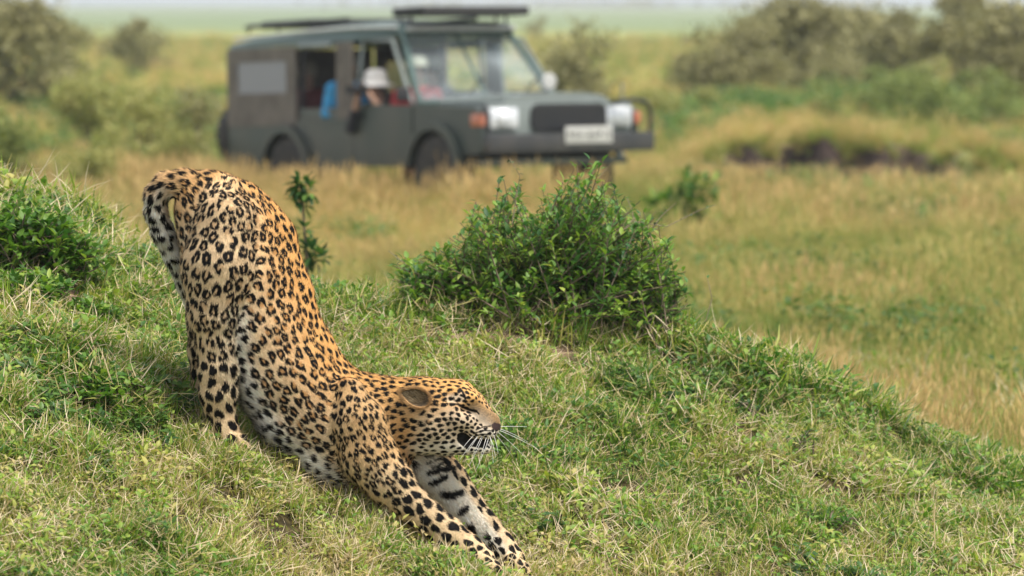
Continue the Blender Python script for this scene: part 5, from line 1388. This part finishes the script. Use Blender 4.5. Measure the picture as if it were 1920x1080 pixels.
# far shrubs and trees: crown of leaf sized faces in clumps, trunk and limbs
m_far = leaf_material('thorn_scrub_leaves', [(0, (.19, .18, .08)), (.5, (.25, .235, .10)), (1, (.31, .285, .12))], spread=1, tonew=0, trans=.2, rough=.6, rootw=0)  # pale, close colour stops put distance haze into the leaves
m_scrub = leaf_material('meadow_scrub_leaves', [(0, (.20, .22, .06)), (.5, (.30, .31, .09)), (1, (.42, .38, .14))], spread=1, tonew=0, trans=.3, rough=.6, rootw=0)
m_farg = leaf_material('green_shrub_leaves', [(0, (.11, .15, .04)), (.5, (.19, .235, .06)), (1, (.27, .30, .08))], spread=1, tonew=0, trans=.25, rough=.55, rootw=0)
def far_bush(label, X, Yb, Yt, wpx, d, mat, name='thorn_bush', n_=1600, cat='bush', leaf=None, clumps=9, group=None, trunk=True):
    b0 = P(X, Yb, d); b0[2] = float(terrain(b0[0], d)); h = max(.3, P(X, Yt, d)[2] - b0[2]); w = wpx * d / FPX / 2; leaf = leaf or max(.03, h * .038); n_ = int(n_ * 1.35)
    t = empty(name, b0); tag(t, label, cat, group)
    F2 = Blades(); cl = []
    for k in range(clumps):
        a = rg.rand() * 6.28; q = math.sqrt(rg.rand()) * .85
        cz = h * rg.uniform(.22, .98) * (1 - .3 * q); cl.append((np.array((w * q * math.cos(a), w * q * math.sin(a) * .8, cz)), h * rg.uniform(.13, .30)))
    V = []; Fc = []; rr = []
    for k in range(n_):
        c, R = cl[rg.randint(len(cl))]; v = rg.normal(0, 1, 3); v /= np.linalg.norm(v); p = c + v * R * np.array((1.35, 1.2, .85)) * rg.rand() ** .4 * (rg.uniform(.7, 1.1) if rg.rand() < .75 else rg.uniform(1, 1.7))
        if p[2] < .05: p[2] = abs(p[2]) + .05
        u = rg.normal(0, 1, 3); u /= np.linalg.norm(u); s2 = np.cross(u, rg.normal(0, 1, 3)); s2 /= np.linalg.norm(s2)
        L_ = leaf * rg.uniform(.6, 1.3); o = len(V); V += [p - u * L_, p + s2 * L_ * .5, p + u * L_, p - s2 * L_ * .5]; Fc.append((o, o + 1, o + 2, o + 3)); rr += [rg.rand()] * 4
    me = mesh_np('crown', V, Fc, False); set_attr(me, 'rnd', rr); set_attr(me, 'hgt', np.ones(len(V)))
    o = link('crown', me, mat, t); tag(o, kind='stuff')
    B = Blades()
    for c, R in cl[:6]:
        B.tube([np.array((rg.normal(0, .04 * w), rg.normal(0, .04 * w), -.05)), c * .5 + (0, 0, .05), c], max(.02, h * .02), max(.008, h * .006), .5, 5)
    link('trunk', B.mesh('trunk', m_twig), m_twig, t)
fb = [
 ('dark olive thorn bush filling the upper left corner', 40, 130, -6, 190, 84, m_far, 2600, 14), ('low olive shrub at the foot of the upper left thorn bush', 118, 90, 45, 80, 100, m_far, 900, 6),

 ('small dark shrub on the plain between the left corner bush and the vehicle', 248, 72, 22, 90, 130, m_far, 900, 6), ('flat shrub touching the right side of the small plain shrub', 290, 75, 50, 70, 132, m_far, 500, 4),
 ('slender grey green shrub right of the vehicle windscreen', 1085, 160, 50, 62, 72, m_far, 700, 6), ('thin pale shrub left of the slender grey green shrub', 1050, 150, 80, 60, 75, m_far, 350, 5),
 ('tiny distant tree just right of the raised roof hatch', 1006, 56, 28, 40, 260, m_far, 400, 4),
 ('leftmost dark scrub bush of the right hand thicket', 1335, 125, 55, 110, 88, m_far, 1500, 8), ('second scrub bush of the right hand thicket, round and dark', 1400, 130, 42, 100, 90, m_far, 1500, 8),
 ('tall brown thorn tree in the middle of the right hand thicket', 1500, 150, -2, 150, 95, m_far, 2600, 12), ('pale olive thorn tree right of the tall brown thorn tree', 1600, 150, 2, 150, 100, m_far, 2400, 12),
 ('wide olive thorn tree before the gap in the thicket', 1680, 148, 14, 130, 98, m_far, 2000, 10), ('tall dense thorn tree near the right edge', 1800, 150, -4, 150, 92, m_far, 2800, 12),
 ('rightmost thorn tree cut by the frame edge', 1900, 165, -2, 140, 86, m_far, 2600, 12), ('low brownish bush under the tall brown thorn tree', 1545, 165, 105, 110, 82, m_far, 1100, 8),
 ('low green bush before the thicket at right', 1840, 180, 120, 150, 80, m_farg, 1500, 8), ('low green bush in the gap of the thicket', 1690, 160, 105, 110, 85, m_farg, 1100, 8),
 ('dark green shrub left on top of the low mound', 1712, 215, 142, 60, 66, m_farg, 900, 6), ('darkest green shrub in the middle of the low mound', 1760, 225, 155, 90, 65, m_farg, 1300, 8),
 ('green shrub on the right flank of the low mound', 1800, 235, 180, 80, 63, m_farg, 800, 6), ('round green shrub left of the low mound', 1590, 230, 165, 120, 68, m_farg, 1500, 8), ('wide green shrub left end of the low mound', 1660, 215, 150, 110, 72, m_farg, 1300, 8),
 ('green shrub at the right edge behind the eroded bank', 1890, 225, 160, 120, 70, m_farg, 1500, 8),
 ('low dull shrub in the plain right of the vehicle bumper', 1235, 190, 140, 80, 70, m_scrub, 700, 6), ('low brown shrub right of the dull shrub behind the bumper', 1345, 190, 155, 80, 72, m_scrub, 700, 6),
 ('round dull green bush in the meadow at left', 165, 215, 140, 130, 60, m_scrub, 1300, 9), ('olive bush in the meadow between the left bushes and the vehicle tail', 270, 225, 150, 140, 56, m_scrub, 700, 9),
 ('brownish upright shrub just left of the spare wheel', 366, 230, 165, 46, 56, m_far, 500, 5),
 ('low brown scrub below the spare wheel', 320, 285, 235, 110, 46, m_scrub, 700, 7), ('dark green bush cut by the left edge in the meadow', -5, 300, 215, 90, 44, m_farg, 1200, 8), ('low tawny scrub in the meadow above the left mound', 170, 310, 255, 150, 42, m_scrub, 700, 8),

]
for (lab, X, Yb, Yt, w, d, mt, n_, cl) in fb:
    far_bush(lab, X, Yb, Yt - 4, w * 1.15, d, mt, 'thorn_bush' if mt is m_far else 'green_bush', int(n_ * 1.6), clumps=int(cl * 1.4))
# forbs through the meadow, and the tree line on the horizon
def forb(n, r, h, ll):
    B = Blades()
    for _ in range(n):
        a = rg.rand() * 6.28; q = math.sqrt(rg.rand()) * r; p = np.array((q * math.cos(a), q * math.sin(a), h * rg.uniform(.1, 1) * (1 - .4 * q / r)))
        az = rg.rand() * 6.28; B.leaf(p, (math.cos(az), math.sin(az), rg.uniform(-.1, .9)), (0, 0, 1.), ll * rg.uniform(.6, 1.2), ll * .42, rg.beta(2, 2))
    return B
forb_lib = lib('forb_sources', [forb(90, .16, .22, .05).mesh('f', m_leaf) for _ in range(3)])
x, y = in_view_pts(15.5, 90, 4, 2); nn_ = noise2(x * .5 + 3, y * .3, 91, 2); k = rg.rand(len(x)) < sstep(.45, .62, nn_) * (1 - .9 * soil(x, y)); x, y = x[k], y[k]
dx, dy = x + .279, y - 41.0; a = -(dx * .530 - dy * .848); b_ = dx * .848 + dy * .530; k = ~((a > -.5) & (a < 5.6) & (b_ > -.4) & (b_ < 2.2)); x, y = x[k], y[k]
sc = rg.uniform(.4, 1.15, len(x)) * (.75 + y / 45)
scatter('meadow_forbs', forb_lib, np.stack([x, y, terrain(x, y)], 1), slope_rot(x, y, jit=.1), np.stack([sc] * 3, 1), rg.beta(2, 2, len(x)), m_leaf, 'soft dark green forbs dotted through the golden meadow', 'ground cover')
n_t = 9000
d = rg.uniform(1700, 2600, n_t * 3); X = rg.uniform(-700, 2600, n_t * 3); m = noise2(X * .010, d * .0015, 17, 3); band = np.exp(-((X - 1200) / 330) ** 2) + .9 * np.exp(-((X - 20) / 60) ** 2)
kk = (rg.rand(n_t * 3) < band * sstep(.40, .6, m)); d, X, m = d[kk], X[kk], m[kk]; n_t = len(d)
c = np.array([P(a, 6, b) for a, b in zip(X, d)]); c[:, 2] = zlow(d) + EYE + rg.rand(n_t) ** 1.5 * 3.5
u = rg.normal(0, 1, (n_t, 3)); u /= np.linalg.norm(u, axis=1, keepdims=True); s2 = np.cross(u, rg.normal(0, 1, (n_t, 3))); s2 /= np.linalg.norm(s2, axis=1, keepdims=True); L_ = rg.uniform(.8, 2.0, (n_t, 1))
V = np.stack([c - u * L_, c + s2 * L_ * .7, c + u * L_, c - s2 * L_ * .7], 1).reshape(-1, 3)
me = mesh_np('far_woodland', V, np.arange(n_t * 4).reshape(-1, 4), False); set_attr(me, 'rnd', np.repeat(rg.rand(n_t), 4)); set_attr(me, 'hgt', np.ones(len(V)))
tag(link('far_woodland', me, m_far), 'hazy woodland strip along the horizon of the plain', 'woodland', kind='stuff')
x = rg.uniform(1.2, 7.2, 1500); yb_ = 52.3 + .7 * np.sin(x * .7) - .25 * np.maximum(x - 3.2, 0) + .5 * np.sin(x * 3.1) * np.sin(x * 1.3 + 1) + .22 * np.sin(x * 9 + 2); y = yb_ + np.where(rg.rand(1500) < .5, rg.uniform(.22, .9, 1500), rg.uniform(-5.5, -.6, 1500))
k = noise2(x * 1.8, y * .8 + 2, 29, 2) > .40; x, y = x[k], y[k]; sc = rg.uniform(.4, 1.1, len(x))
scatter('bank_grass', meadow_lib, np.stack([x, y, terrain(x, y) - .02], 1), slope_rot(x, y, jit=.3), np.stack([sc] * 3, 1), rg.uniform(.15, .8, len(x)), m_meadow, 'ragged grass hanging over the eroded dark bank')
# ------------------------------------------------------------------ air
gz = np.empty(len(gme.vertices) * 3, np.float32); gme.vertices.foreach_get('co', gz); gz = gz.reshape(-1, 3)
lo_, hi_ = gz.min(0), gz.max(0)
bm = bmesh.new(); bbox(bm, lo_[0] - 50, hi_[0] + 50, lo_[1] - 5, hi_[1] + 50, lo_[2] - 1, max(hi_[2], 5.5) + 1.5)
me = bpy.data.meshes.new('haze'); bm.to_mesh(me); bm.free()
m_h = bpy.data.materials.new('haze_air'); m_h.use_nodes = True; nt = m_h.node_tree; nt.nodes.clear()
o_ = nt.nodes.new('ShaderNodeOutputMaterial'); v_ = nt.nodes.new('ShaderNodeVolumePrincipled'); v_.inputs['Color'].default_value = (.90, .95, 1, 1); v_.inputs['Density'].default_value = .00045; v_.inputs['Anisotropy'].default_value = .2
nt.links.new(v_.outputs[0], o_.inputs['Volume'])
tag(link('haze', me, m_h), 'thin pale haze over the distant plain', 'haze', kind='stuff')
